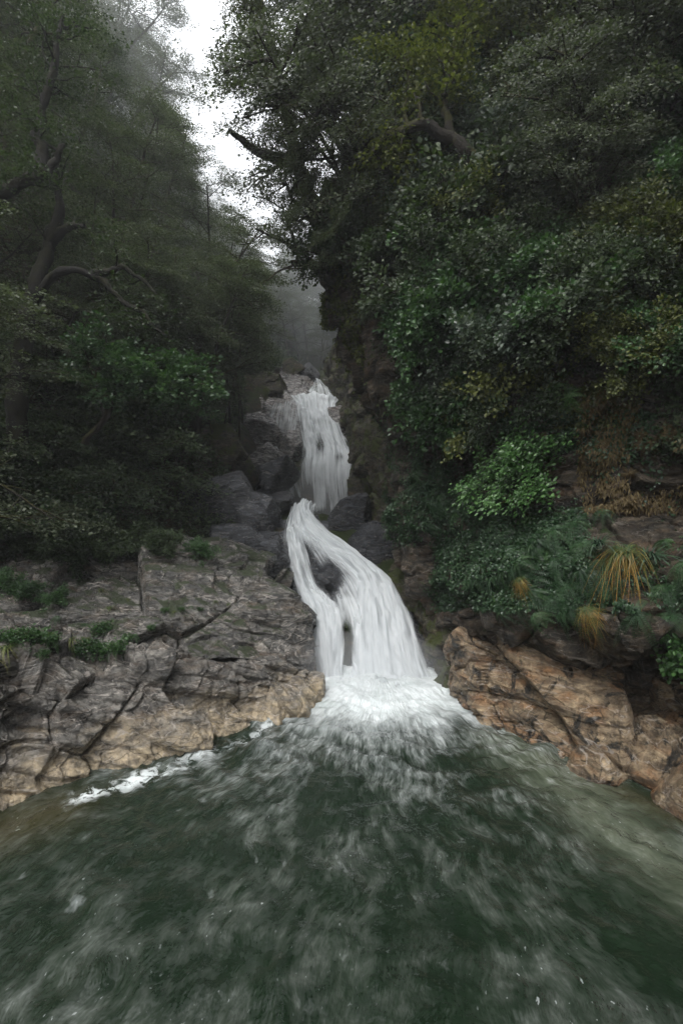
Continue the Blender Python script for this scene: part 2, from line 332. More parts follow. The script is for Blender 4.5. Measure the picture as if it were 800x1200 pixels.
# rock under and left of the upper waterfall
rock_net('streambed_rock', [
    [at(296, 612, 25.8), at(325, 612, 26.0), at(350, 612, 26.3), at(385, 612, 26.6), at(425, 612, 26.6), at(445, 612, 27)],
    [at(298, 585, 26.5), at(325, 585, 26.8), at(350, 585, 27.0), at(385, 585, 27.2), at(420, 585, 27.2), at(442, 585, 27.5)],
    [at(296, 555, 27.4), at(322, 555, 27.6), at(348, 556, 27.6), at(385, 556, 27.6), at(418, 556, 27.7), at(440, 556, 28)],
    [at(296, 520, 28.8), at(315, 522, 29.2), at(345, 522, 29.7), at(380, 524, 29.8), at(410, 524, 29.8), at(435, 520, 30)],
    [at(294, 490, 30.5), at(312, 488, 31), at(340, 484, 32), at(375, 486, 32.2), at(400, 488, 32), at(430, 485, 32)],
    [at(298, 472, 32.5), at(315, 472, 33), at(340, 472, 34), at(370, 474, 35), at(400, 478, 35), at(425, 475, 35)],
    [at(318, 455, 35.5), at(330, 452, 36.5), at(348, 452, 37.5), at(370, 455, 38.6), at(395, 462, 38.6), at(415, 460, 38)],
    [at(330, 432, 40), at(342, 430, 41), at(352, 430, 42), at(368, 440, 42), at(388, 448, 42), at(405, 446, 42)]],
    240, 200, 1.3, 1.0, 41, 'marble', 'pale streaked wet rock behind and left of the upper waterfall')
# mossy wall right of the falls
rock_net('rock_wall', [
    [at(478, 830, 12.9), at(505, 830, 12.5), at(528, 830, 11.8), at(570, 850, 10.6)],
    [at(478, 790, 13.9), at(504, 788, 13.4), at(524, 785, 12.4), at(565, 800, 11.3)],
    [at(468, 740, 15.2), at(492, 735, 14.5), at(510, 735, 13.5), at(545, 730, 12.6)],
    [at(445, 690, 17), at(470, 680, 16.0), at(492, 685, 14.9), at(520, 680, 13.9)],
    [at(415, 650, 19.3), at(445, 638, 18.3), at(472, 640, 16.7), at(500, 630, 15.6)],
    [at(415, 610, 22), at(424, 600, 20.6), at(455, 600, 18.4), at(482, 590, 17.2)],
    [at(416, 570, 24.5), at(421, 565, 22.6), at(440, 560, 20.6), at(470, 550, 19)],
    [at(414, 530, 27), at(418, 525, 24.8), at(432, 515, 22.8), at(460, 510, 21)],
    [at(402, 490, 31), at(412, 480, 28), at(425, 470, 25.5), at(455, 460, 23)],
    [at(388, 452, 37), at(398, 440, 33), at(412, 425, 29), at(445, 410, 26)],
    [at(382, 430, 41), at(388, 410, 37), at(402, 380, 33), at(430, 360, 29)]],
    420, 150, 1.1, 1.25, 51, 'mossy', 'moss covered rock wall on the far side of both falls')

# right cliff
B1 = [(7.2, 1.5), (6.2, -3), (6.5, -12)]
def cliff_net():
    R = [
     [(4.0, 16, -1.5), at(535, 830, 12.0)-[0, 0, 1], at(570, 862, 10.6)-[0, 0, 1], at(625, 890, 9.3)-[0, 0, 1], at(720, 925, 8.2)-[0, 0, 1], at(800, 960, 7.4)-[0, 0, 1], (5.6, 4.8, -1.4), (6.3, 1.5, -1.5), (6.5, -7, -1.5)],
     [(4.0, 16, 0), at(535, 800, 12.4), at(575, 835, 10.9), at(630, 868, 9.6), at(722, 895, 8.7), at(800, 925, 8.0), (6.0, 5.4, 0), (6.6, 1.5, 0), (6.7, -7, 0)],
     [(4.0, 16.3, .8), at(522, 765, 13.0), at(568, 780, 11.5), at(630, 790, 10.3), at(725, 806, 9.7), at(800, 812, 9.1), (6.6, 6.3, 1.1), (7.0, 1.5, 1), (7, -7, 1)],
     [(4.0, 16.6, 1.3), at(510, 725, 13.5), at(560, 745, 11.4), at(628, 755, 9.7), at(722, 775, 8.5), at(800, 785, 7.9), (5.7, 5.2, 1.7), (6.2, 1.5, 1.8), (6.5, -7, 1.8)],
     [(3.6, 17, 1.9), at(497, 690, 14.2), at(548, 708, 11.4), at(628, 718, 9.3), at(722, 722, 7.9), at(800, 730, 7.3), (5.3, 4.9, 2.5), (5.8, 1.5, 2.5), (6.2, -7, 2.5)],
     [(3.2, 18, 3.2), at(478, 645, 15.2), at(530, 650, 12), at(618, 650, 9.9), at(712, 655, 8.6), at(800, 660, 7.9), (5.8, 5.2, 3.4), (6.2, 1.5, 3.4), (6.5, -7, 3.4)],
     [(3.0, 19, 4.4), at(458, 585, 15.6), at(510, 580, 12.8), at(602, 585, 10.7), at(705, 590, 9.5), at(800, 590, 8.7), (6.3, 5.6, 4.3), (6.8, 1.5, 4.3), (7, -7, 4.3)],
     [(3.0, 20, 6), at(447, 520, 15.8), at(495, 515, 13.4), at(600, 515, 10.8), at(700, 515, 9.4), at(800, 515, 8.6), (6.4, 5.6, 5.8), (6.8, 1.5, 5.8), (7, -7, 5.8)],
     [(2.6, 20, 8.4), at(420, 440, 15.3), at(470, 430, 12.8), at(590, 425, 10.4), at(700, 425, 9.1), at(800, 425, 8.3), (6.5, 5.5, 7), (7, 1.5, 7), (7.2, -7, 7)],
     [(2.6, 20.5, 12), at(402, 350, 15.6), at(455, 340, 13.2), at(588, 330, 10.8), at(700, 330, 9.5), at(810, 330, 8.8), (7, 5.8, 9), (7.6, 1.5, 9), (8, -7, 9)],
     [(2.8, 21.5, 16), at(402, 240, 16.6), at(458, 230, 14.4), at(590, 220, 12.2), at(705, 220, 11), at(815, 220, 10.3), (8.2, 6.6, 12), (8.8, 1.5, 12), (9, -7, 12)],
     [(3.4, 23, 21), at(420, 110, 18.4), at(470, 100, 16.6), at(600, 90, 14.6), at(715, 90, 13.4), at(820, 90, 12.6), (10, 7.8, 16), (10.6, 1.5, 16), (11, -7, 16)],
     [(4.6, 26, 27), at(445, -30, 21.5), at(490, -40, 20), at(610, -50, 18.2), at(725, -50, 17), at(830, -50, 16), (13, 9.6, 21), (13.5, 1.5, 21), (14, -7, 21)],
     [(8, 30, 32), (5.5, 26.5, 32), (7.5, 24, 31.5), (11.5, 21.5, 30), (14.5, 19, 29), (17, 17, 28), (19, 10, 27), (20, 1.5, 27), (20, -7, 27)]]
    G = loft(R, 520, 560)
    n = normals(G)
    if n.reshape(-1, 3).mean(0)[0] > 0: n = -n
    P = G.reshape(-1, 3); N = n.reshape(-1, 3)
    d = rockd(P, 1.5, .9, 61, (.1, .2, 1), .5)+.45*fbm(P*.35, 3)
    G2 = (P+N*d[:, None]).reshape(G.shape)
    me = mesh('cliff', G2.reshape(-1, 3), gridq(*G.shape[:2]), mats=[M['cliff']])
    tag(obj('cliff', me), 'tall overhanging dark cliff with moss, walling in the pool opposite the bare ledges', 'cliff')
    n2 = normals(G2)
    if n2.reshape(-1, 3).mean(0)[0] > 0: n2 = -n2
    return G2, n, n2
GC, NC, NC2 = cliff_net()

def rock(px, py, Y, r, seed, mat, label, name='boulder', cat='boulder', group=None, **k):
    c_ = at(px, py, Y); me = boulder(c_, r, seed, mats=[M[mat]], name=name, **k)
    return tag(obj(name, me, loc=c_), label, cat, group)
gt = 'tan rocks at the foot of the cliff'
dz = np.array([0, 0, 1.0])
rock_net('rock_outcrop', [
    [at(560, 815, 12.6)-dz, at(550, 826, 11.2)-dz, at(572, 845, 10.1)-dz, at(628, 880, 8.86)-dz, at(700, 908, 8.05)-dz, at(765, 935, 7.4)-dz, at(830, 965, 6.8)-dz, at(940, 1010, 6.05)-dz],
    [at(560, 806, 12.7), at(550, 826, 11.2), at(572, 845, 10.15), at(628, 880, 8.9), at(700, 908, 8.1), at(765, 935, 7.45), at(830, 965, 6.85), at(940, 1010, 6.1)],
    [at(560, 775, 13.1), at(546, 785, 11.5), at(566, 800, 10.5), at(624, 835, 9.3), at(700, 868, 8.45), at(764, 893, 7.75), at(835, 910, 7.1), at(940, 940, 6.4)],
    [at(560, 742, 13.5), at(544, 745, 11.9), at(560, 755, 10.9), at(612, 772, 9.8), at(690, 812, 9.0), at(758, 842, 8.3), at(838, 838, 7.6), at(940, 850, 6.9)],
    [at(560, 718, 14), at(548, 722, 12.6), at(566, 735, 11.8), at(612, 750, 10.8), at(692, 800, 9.9), at(762, 826, 9.2), at(842, 815, 8.4), at(940, 828, 7.6)]],
    240, 420, 1.7, .8, 99, 'tan', 'golden tan jointed rock face sloping into the pool under the fern covered cliff', cat='rock', strata=(.5, .3, .8), face=(-.6, -.7, .3))
rock(758, 895, 8.2, (.66, .8, .8), 104, 'tan', 'light tan cracked boulder at the waterline below the dark hollow', 'rock', 'rock', gt, rot=-.3, res=120, amp=.05, soft=.03, planes=10)
rock(820, 945, 7.0, (.45, .6, .45), 106, 'tan', 'small tan rock lowest at the waterline beside the cracked boulder', 'rock', 'rock', gt, rot=-.5, res=120, amp=.05, soft=.03, planes=10)
rock(690, 798, 9.2, (.42, .4, .2), 107, 'ledge', 'small grey stone wedged in the dark hollow under the ferns', 'rock', 'rock', None, rot=.2, res=60)
# boulders round the falls
gb = 'dark boulders around the falls'
rock(412, 612, 19.6, (.95, 1.0, 1.05), 111, 'wet', 'dark wet boulder with bright shine at the foot of the upper waterfall', group=gb, rot=.3, res=90, s=.7, soft=.025, amp=.095)
rock(425, 592, 21.0, (.6, 1.0, 1.1), 112, 'mossy', 'tall brown block behind the shining boulder below the upper waterfall', group=gb, rot=.1, res=90, s=.7, soft=.025, amp=.095)
rock(318, 560, 23, (1.35, 1.3, .75), 113, 'wet', 'long black slab slanting down towards the foot of the upper waterfall', group=gb, rot=.75, res=90, s=.7, soft=.025, amp=.095)
rock(322, 592, 21.5, (.85, .9, .5), 114, 'wet', 'low glistening black rock under the slanting slab', group=gb, rot=.3, res=90, s=.7, soft=.025, amp=.095)
rock(300, 610, 19, (1.0, 1.2, 1.3), 115, 'wet', 'tall black dripping rock left of the head of the lower waterfall', group=gb, rot=.5, res=90, s=.7, soft=.025, amp=.095)
rock(312, 655, 17, (.95, .9, .95), 116, 'wet', 'glossy black ribbed rock beside the lower waterfall above the grey slab', group=gb, rot=.5, res=90, s=.7, soft=.025, amp=.095)
rock(275, 640, 17.2, (.9, 1.0, .95), 117, 'wet', 'shadowed black rock at the back of the grey slab', group=gb, rot=.2, res=90, s=.7, soft=.025, amp=.095)
rock(386, 680, 15.9, (.3, .4, .42), 118, 'wet', 'small dark rock parting the strands of the lower waterfall', group=gb, rot=.5, res=90, s=.7, soft=.025, amp=.095)
rock(340, 525, 28.2, (.75, .9, 1.15), 119, 'marble', 'brown knobbly boulder hugging the edge of the upper waterfall', group=gb, rot=.1, res=90, s=.7, soft=.025, amp=.095)
rock(440, 650, 18.0, (1.5, 1.0, 1.15), 123, 'wet', 'dark wet rock tucked behind the crest of the lower waterfall', group=gb, rot=.4, res=90, s=.7, soft=.025, amp=.095)
rock(475, 690, 15.6, (.55, .8, .7), 124, 'mossy', 'mossy brown rock bordering the lower waterfall at the wall', group=gb, rot=.6, res=90, s=.7, soft=.025, amp=.095)
rock(352, 808, 11.7, (.62, .6, .32), 120, 'ledge', 'flat yellowish rock tip jutting into the foam beside the lower waterfall', 'rock', 'rock', None, rot=.1, res=80)
rock(300, 508, 29.5, (1.5, 1.3, 1.5), 131, 'marble', 'pale streaked wet rock at the outer side of the upper waterfall', group=gb, rot=.5, res=90, s=.7, soft=.025, amp=.095)
rock(306, 548, 27.0, (1.3, 1.2, 1.2), 132, 'marble', 'stepped pale wet rock below the streaked rock beside the upper waterfall', group=gb, rot=.9, res=90, s=.7, soft=.025, amp=.095)
rock(312, 462, 35.5, (1.9, 1.6, 1.2), 133, 'mossy', 'mossy shoulder of rock above the pale streaked rock', group=gb, rot=.6, res=90, s=.7, soft=.025, amp=.095)
rock(336, 436, 40.5, (1.4, 1.4, .9), 134, 'mossy', 'mossy rock crowning the pale slab above the upper waterfall', group=gb, rot=.6, res=90, s=.7, soft=.025, amp=.095)
rock(362, 446, 40.5, (1.0, 1.2, .9), 135, 'wet', 'dark rock beside the topmost thread of the waterfall', group=gb, rot=.8, res=90, s=.7, soft=.025, amp=.095)
rock(404, 500, 31.0, (.9, 1.2, 1.3), 136, 'marble', 'pale wet rock at the cliff side of the upper chute', group=gb, rot=.2, res=90, s=.7, soft=.025, amp=.095)
rock(262, 545, 22, (1.2, 1.6, 1.9), 121, 'mossy', 'mossy leaning rock under the slender trees left of the upper waterfall', group=gb, rot=.5, res=90, s=.7, soft=.025, amp=.095)
rock(262, 600, 19, (1.3, 1.4, 1.5), 122, 'wet', 'large black rock in shade below the mossy leaning rock', group=gb, rot=.5, res=90, s=.7, soft=.025, amp=.095)

# ------------------------------------------------------------------ waterfalls
def water_mat(name, cut, edge=.24, sx=7.0, sy=.35):
    t = NT(name); uv = t.n('UVMap', uv_map='flow').outputs[0]
    den = t.n('Attribute', attribute_name='dens').outputs['Fac']; ed = t.n('Attribute', attribute_name='edge').outputs['Fac']
    mp = t.n('Mapping', {'Vector': uv, 'Scale': (sx, sy, 1)}).outputs[0]
    wob = t.n('Mapping', {'Vector': uv, 'Scale': (1.7, .8, 1)}).outputs[0]
    n1 = t.noise(mp, 1.0, 5, .62, .25); n2 = t.noise(wob, 1.0, 4, .5); n3 = t.noise(t.n('Mapping', {'Vector': uv, 'Scale': (sx*4, sy*2, 1)}).outputs[0], 1, 3)
    s = t.math('ADD', t.math('MULTIPLY', t.math('SUBTRACT', n1, .12), .66), t.math('ADD', t.math('MULTIPLY', n2, .42), t.math('MULTIPLY', n3, .22)))
    a = t.math('ADD', s, t.math('MULTIPLY', t.math('SUBTRACT', den, .5), .75))
    a = t.n('MapRange', {0: a, 1: cut, 2: cut+.40, 3: 0, 4: 1}, interpolation_type='SMOOTHSTEP').outputs[0]
    e = t.n('MapRange', {0: t.math('ADD', ed, t.math('MULTIPLY', t.math('SUBTRACT', n1, .5), edge*2.5)), 1: 0, 2: edge, 3: 0, 4: 1}, interpolation_type='SMOOTHSTEP').outputs[0]
    a = t.math('MULTIPLY', a, e)
    col = t.mix(n1, (.55, .60, .63), (.85, .87, .88))
    bp = t.n('Bump', {'Height': s, 'Strength': .6, 'Distance': .15})
    d = t.n('BsdfDiffuse', {'Color': col, 'Normal': bp}); tr = t.n('BsdfTranslucent', {'Color': col})
    mx = t.n('MixShader', {0: .4, 1: d, 2: tr}); tp = t.n('BsdfTransparent')
    return t.surf(t.n('MixShader', {0: a, 1: tp, 2: mx}))
M['fall'] = water_mat('falling water', .40); M['veil'] = water_mat('thin falling water', .48, .15)
def sheet(name, rows, parent, mat, nu=160, nv=90, bulge=.12, seed=0, dens=1.0, holes=(), off=0.0, amp=.07):
    R = []
    for (l, r) in rows:
        a, b = at(*l), at(*r); R.append([a+(b-a)*k for k in (0, .33, .67, 1)])
    G = loft(R, nu, nv); n = normals(G)
    if n.reshape(-1, 3).mean(0)[1] > 0: n = -n
    U = np.linspace(0, 1, nv)[None, :]*np.ones((nu, 1)); wd = np.linalg.norm(G[:, -1]-G[:, 0], axis=1)
    arc = np.concatenate([[0], np.cumsum(np.linalg.norm(np.diff(G[:, nv//2], axis=0), axis=1))])
    q = np.stack([(U-.5)*wd.mean()*3.2, arc[:, None]*.8+U*0, U*0+seed*3.7], -1).reshape(-1, 3)
    d = fbm(q, 3).reshape(nu, nv)*amp*2+bulge*np.sin(np.pi*U)+off+.02
    G = G+n*d[..., None]
    uv = np.stack([(U-.5)*wd.mean()+.0*U+seed, arc[:, None]+0*U], -1)
    den = np.full((nu, nv), float(dens))
    PX = 400+FPX*G[..., 0]/G[..., 1]; PY = 600-FPX*(G[..., 2]-CAMZ)/G[..., 1]
    for (hx, hy, rx, ry, k) in holes: den -= k*np.exp(-((PX-hx)/rx)**2-((PY-hy)/ry)**2)
    v_ = np.linspace(0, 1, nu)[:, None]+0*U
    edge = np.minimum(np.minimum(np.minimum(U, 1-U)*2, np.minimum(v_*8+.05, 1)), np.minimum((1-v_)*7, 1))
    me = mesh(name, G.reshape(-1, 3), gridq(nu, nv), uv=uv.reshape(-1, 2), attrs={'dens': den.ravel(), 'edge': edge.ravel()}, mats=[M[mat]])
    return obj(name, me, parent)
def fall(loc, label):
    e = bpy.data.objects.new('waterfall', None); COL.objects.link(e); tag(e, label, 'waterfall', 'tiers of the waterfall'); return e
LOW = [((342, 595, 20.0), (372, 593, 20.0)), ((339, 605, 19.2), (369, 603, 19.2)), ((333, 625, 18.2), (386, 622, 18.2)), ((332, 650, 17.0), (412, 645, 17.1)), ((338, 675, 16.1), (440, 668, 16.2)),
       ((348, 700, 15.2), (464, 692, 15.2)), ((357, 728, 14.4), (480, 722, 14.3)), ((364, 760, 13.7), (491, 757, 13.6)), ((370, 790, 13.1), (503, 788, 13.1)), ((372, 806, 12.7), (512, 806, 12.6)), ((366, 822, 12.0), (532, 824, 11.8))]
HL = [(372, 770, 4, 30, .3), (440, 700, 7, 12, .35), (432, 762, 4, 24, .3), (468, 770, 4, 20, .25), (405, 762, 7, 34, .9), (386, 678, 20, 20, .62), (362, 655, 16, 26, .42), (345, 650, 8, 30, .3), (425, 720, 8, 30, .35), (455, 740, 6, 30, .2), (390, 720, 8, 30, .25)]
f = fall(None, 'wide silky lower waterfall spreading into the pool')
sheet('water_sheet', LOW, f, 'fall', bulge=.25, seed=1, dens=.72, holes=HL)
sheet('water_sheet', LOW, f, 'fall', bulge=.15, seed=2, dens=.62, holes=HL, off=-.12)
sheet('water_strand', [((346, 596, 19.9), (370, 595, 19.9)), ((344, 606, 19.0), (366, 605, 19.0)), ((345, 625, 17.9), (385, 622, 17.9)), ((372, 648, 16.9), (415, 645, 16.9)), ((405, 670, 16.0), (444, 665, 16.0)), ((415, 692, 15.1), (466, 690, 15.0)), ((412, 725, 14.1), (482, 722, 14.0)), ((410, 760, 13.4), (493, 757, 13.3)), ((408, 802, 12.7), (508, 801, 12.6)), ((400, 820, 12.0), (520, 822, 11.9))], f, 'fall', bulge=.3, seed=3, dens=.8, holes=[(408, 765, 8, 30, .6)])
sheet('water_strand', [((336, 625, 18.0), (352, 622, 18.0)), ((338, 655, 16.8), (362, 652, 16.8)), ((345, 685, 15.7), (372, 690, 15.6)), ((355, 715, 14.7), (398, 712, 14.5)), ((364, 750, 13.7), (403, 745, 13.6)), ((370, 802, 12.8), (402, 802, 12.7)), ((364, 818, 12.1), (402, 818, 12.0))], f, 'fall', bulge=.18, seed=4, dens=.75)
UPH = [(375, 520, 5, 14, .35), (385, 590, 4, 18, .3), (398, 535, 6, 5, .3), (362, 580, 8, 22, .55), (402, 585, 12, 22, .3), (350, 500, 5, 20, .3)]
UP = [((338, 472, 32.6), (400, 475, 32.6)), ((344, 479, 32.0), (395, 482, 32.0)), ((346, 492, 31.0), (396, 497, 31.0)), ((349, 512, 29.8), (402, 517, 29.7)), ((353, 532, 28.6), (412, 534, 28.4)), ((353, 545, 27.7), (416, 544, 27.6)), ((351, 556, 27.2), (417, 556, 27.1)), ((352, 575, 26.9), (418, 575, 26.8)), ((354, 606, 26.4), (419, 606, 26.4))]
f = fall(None, 'upper waterfall with a sloping chute ending in a straight curtain')
sheet('water_sheet', UP, f, 'fall', bulge=.35, seed=5, dens=.74, holes=UPH, amp=.08, off=.45)
sheet('water_sheet', UP, f, 'fall', bulge=.2, seed=6, dens=.64, holes=UPH, off=.25, amp=.08)
sheet('water_strand', [((312, 484, 30.8), (350, 477, 32)), ((308, 505, 29.9), (350, 503, 30.4)), ((310, 530, 28.9), (346, 530, 29)), ((318, 555, 27.5), (345, 555, 27.7)), ((328, 590, 26.7), (354, 590, 26.9))], f, 'veil', bulge=.2, seed=7, dens=.6, off=.45)
f = fall(None, 'small topmost waterfall veil, partly hidden behind the upper chute')
sheet('water_sheet', [((368, 455, 38.2), (378, 453, 38.2)), ((362, 462, 37.2), (386, 461, 37.2)), ((354, 472, 36.2), (395, 471, 36.0)), ((348, 482, 35.2), (402, 482, 35.0))], f, 'fall', bulge=.3, seed=8, dens=.56, nu=80, nv=50, off=.3)

# ------------------------------------------------------------------ pool
FC = np.array([.9, 13.1])
def pool():
    nr, nth = 640, 620
    r = .15+np.linspace(0, 1, nr)**1.15*22; th = np.linspace(-math.radians(118), math.radians(118), nth)
    Rr, Th = np.meshgrid(r, th, indexing='ij'); X = FC[0]+np.sin(Th)*Rr; Y = FC[1]-np.cos(Th)*Rr
    x, y, rr, tt = X.ravel(), Y.ravel(), Rr.ravel(), Th.ravel()
    fl = np.stack([tt*rr*.9, rr*.5, rr*0+3], 1); iso = np.stack([x, y, x*0], 1)
    near = np.exp(-(rr/3.2)**2); mid = np.exp(-((rr-4.2)/2.2)**2)
    wob = fbm(iso*.5, 2)
    cross = perlin(np.stack([tt*3.2+wob, rr*1.9+2*wob, 0*rr], 1))
    z = near*.09*fbm(iso*.9, 3)+mid*(.075*cross+.06*fbm(iso*1.7+5, 4))+.05*fbm(fl*1.2, 4)+.022*ridged(fl*3.4, 3)+.02*fbm(iso*2.5, 3)
    z = z+.10*np.exp(-(rr/1.6)**2)
    ftn = fbm(np.stack([tt*4, rr*.5, rr*0], 1), 3)
    foam = smooth(5.0, 1.2, rr+.5*ftn+.25*wob-.35*np.cos(tt*2))
    foam = np.maximum(foam, .50*smooth(8.5, 2.6, rr+.8*ftn)*(.65+.5*np.clip(cross+.4*ftn, -.6, .8)))
    # pale stream along the right bank, froth along the left shore
    def line(pts, wdt):
        d = np.full(len(x), 9.)
        for (a, b) in zip(pts[:-1], pts[1:]):
            a, b = np.array(a), np.array(b); ab = b-a; t_ = np.clip(((x-a[0])*ab[0]+(y-a[1])*ab[1])/(ab@ab), 0, 1)
            d = np.minimum(d, np.hypot(x-a[0]-t_*ab[0], y-a[1]-t_*ab[1]))
        return np.exp(-(d/wdt)**2)
    bank = [at(590, 872, 9.2)[:2], at(650, 910, 8.0)[:2], at(740, 980, 6.5)[:2], (4.2, 4.6), (4.6, 2.5)]
    silt = line(bank, .55)*smooth(.2, 2.5, rr)
    shore = line([at(100, 936, 7.4)[:2], at(150, 921, 7.75)[:2], at(212, 896, 8.4)[:2]], .24)
    shore = shore*smooth(-.35, .35, fbm(iso*2.2, 3)+.25)
    shore = np.maximum(shore, .45*line([at(212, 893, 8.4)[:2], at(300, 862, 9.5)[:2], at(372, 820, 11.3)[:2]], .14))
    shallow = line([(-5.2, 5.2), at(0, 975, 6.6)[:2], at(60, 958, 7)[:2]], .55)+.8*line([at(640, 893, 8.5)[:2], at(720, 925, 7.6)[:2], at(800, 965, 6.8)[:2]], .22)
    V = np.stack([x, y, z], 1); uv = np.stack([tt*6.5, rr], 1)
    me = mesh('water', V, gridq(nr, nth), uv=uv, attrs={'foam': foam, 'silt': silt, 'shore': shore, 'shallow': shallow, 'crest': z}, mats=[pool_mat()])
    tag(obj('water', me), 'dark green churning plunge pool streaked with white foam', 'water', kind='structure')
def pool_mat():
    t = NT('pool water'); uv = t.n('UVMap', uv_map='flow').outputs[0]; pos = t.n('NewGeometry').outputs['Position']
    A = lambda k: t.n('Attribute', attribute_name=k).outputs['Fac']
    # bend the flow a little so that the streaks are not straight rays
    bend = t.n('TexNoise', {'Vector': pos, 'Scale': .38, 'Detail': 3}).outputs['Color']
    uvb = t.n('VectorMath', {0: uv, 1: t.n('VectorMath', {0: bend, 1: (1.4, .5, 0)}, operation='MULTIPLY').outputs[0]}, operation='ADD').outputs[0]
    S = lambda sx, sy, d=4, r=.6, ds=.2: t.noise(t.n('Mapping', {'Vector': uvb, 'Scale': (sx, sy, 1)}).outputs[0], 1, d, r, ds)
    s1 = S(4.6, 1.8); s2 = S(13, 4.2); s3 = S(2.4, .9); s4 = S(60, 8, 3)
    patch = t.noise(pos, .75, 4, .6, .5)
    deep = t.mix(s3, (.004, .0095, .005), (.012, .022, .012))
    deep = t.mix(t.math('MULTIPLY', A('shallow'), .8, clamp=True), deep, (.035, .03, .012))
    deep = t.mix(t.math('MULTIPLY', A('silt'), t.ramp(s1, [(.3, .25), (.7, .9)])), deep, (.10, .115, .078))
    st = t.math('ADD', t.math('MULTIPLY', s1, .5), t.math('ADD', t.math('MULTIPLY', s2, .33), t.math('MULTIPLY', s4, .17)))
    st = t.math('ADD', st, t.math('MULTIPLY', t.math('SUBTRACT', patch, .5), .6))
    soft = t.n('MapRange', {0: st, 1: .40, 2: .84, 3: 0, 4: .33}, interpolation_type='SMOOTHSTEP').outputs[0]
    soft = t.math('MULTIPLY', soft, t.ramp(t.noise(pos, 1.5, 5, .65, .6), [(.34, .25), (.64, 1.15)]))
    soft = t.math('MULTIPLY', soft, t.n('MapRange', {0: t.n('SeparateXYZ', {0: uv}).outputs[1], 1: 4.0, 2: 10.5, 3: 1.0, 4: .5}).outputs[0])
    col = t.mix(soft, deep, (.44, .47, .43))
    fo = t.math('ADD', A('foam'), t.math('MULTIPLY', A('shore'), t.ramp(t.noise(pos, 4.5, 6, .7, .8), [(.44, 0), (.56, 1)])))
    lvl = t.math('ADD', t.math('MULTIPLY', fo, 1.1), t.math('SUBTRACT', t.math('ADD', t.math('MULTIPLY', st, 1.3), t.math('MULTIPLY', A('crest'), .35)), .65))
    ff = t.n('MapRange', {0: lvl, 1: .12, 2: 1.15, 3: 0, 4: 1}, interpolation_type='SMOOTHSTEP').outputs[0]
    wisp = t.n('MapRange', {0: t.math('ADD', s1, t.math('MULTIPLY', t.math('SUBTRACT', t.noise(pos, 1.6, 3), .5), .9)), 1: .72, 2: .9, 3: 0, 4: .28}).outputs[0]
    sp = t.ramp(t.noise(t.n('Mapping', {'Vector': uvb, 'Scale': (34, 11, 1)}).outputs[0], 1, 2), [(.68, 0), (.74, .35)])
    sp = t.math('MULTIPLY', sp, t.ramp(patch, [(.45, 0), (.6, 1)]))
    ff = t.math('MAXIMUM', t.math('MAXIMUM', ff, wisp), sp)
    wn = t.ramp(t.math('ADD', t.math('MULTIPLY', s1, .25), t.math('MULTIPLY', t.noise(pos, 1.8, 5, .6, .6), .75)), [(.36, 0), (.62, 1)])
    col = t.mix(ff, col, t.mix(wn, (.50, .55, .55), (.70, .74, .75)))
    h = t.math('ADD', t.math('MULTIPLY', s1, .6), t.math('ADD', t.math('MULTIPLY', s2, .3), t.math('MULTIPLY', t.noise(pos, 3, 3), .6)))
    bp = t.n('Bump', {'Height': h, 'Strength': .7, 'Distance': .10})
    ro = t.n('MapRange', {0: ff, 3: .16, 4: .7}).outputs[0]
    return t.surf(t.n('BsdfPrincipled', {'Base Color': col, 'Roughness': ro, 'IOR': 1.33, 'Normal': bp}))
pool()
print('terrain, rocks and water', round(time.time()-T0, 1), 's')

def spray_mist(px, py, Y, r, den, label):
    t = NT('spray mist'); v = t.n('VolumePrincipled', {'Color': (.95, .97, 1), 'Density': den}); t.t.links.new(v.outputs[0], t.out.inputs['Volume'])
    u, w_ = np.meshgrid(np.linspace(0, 2*math.pi, 33), np.linspace(.02, math.pi-.02, 20), indexing='ij')
    V = np.stack([np.cos(u)*np.sin(w_)*r[0], np.sin(u)*np.sin(w_)*r[1], np.cos(w_)*r[2]], -1).reshape(-1, 3)
    tag(obj('mist', mesh('mist', V, gridq(33, 20), mats=[t.m]), loc=at(px, py, Y)), label, 'mist', kind='stuff')
spray_mist(432, 790, 12.2, (2.0, 1.4, 1.0), .11, 'soft spray mist boiling where the lower waterfall meets the pool')
spray_mist(385, 590, 25, (2.4, 2.2, 1.8), .07, 'thin spray mist hanging at the foot of the upper waterfall')

def valley_mist():
    t = NT('valley mist'); v = t.n('VolumePrincipled', {'Color': (.93, .96, 1), 'Density': .015}); t.t.links.new(v.outputs[0], t.out.inputs['Volume'])
    u, w_ = np.meshgrid(np.linspace(0, 2*math.pi, 65), np.linspace(.02, math.pi-.02, 40), indexing='ij')
    V = np.stack([np.cos(u)*np.sin(w_)*48, np.sin(u)*np.sin(w_)*56, np.cos(w_)*25], -1).reshape(-1, 3)
    tag(obj('mist', mesh('mist', V, gridq(65, 40), mats=[t.m]), loc=(-3, 84, 30)), 'bank of pale mist filling the head of the valley', 'mist', kind='stuff')
valley_mist()
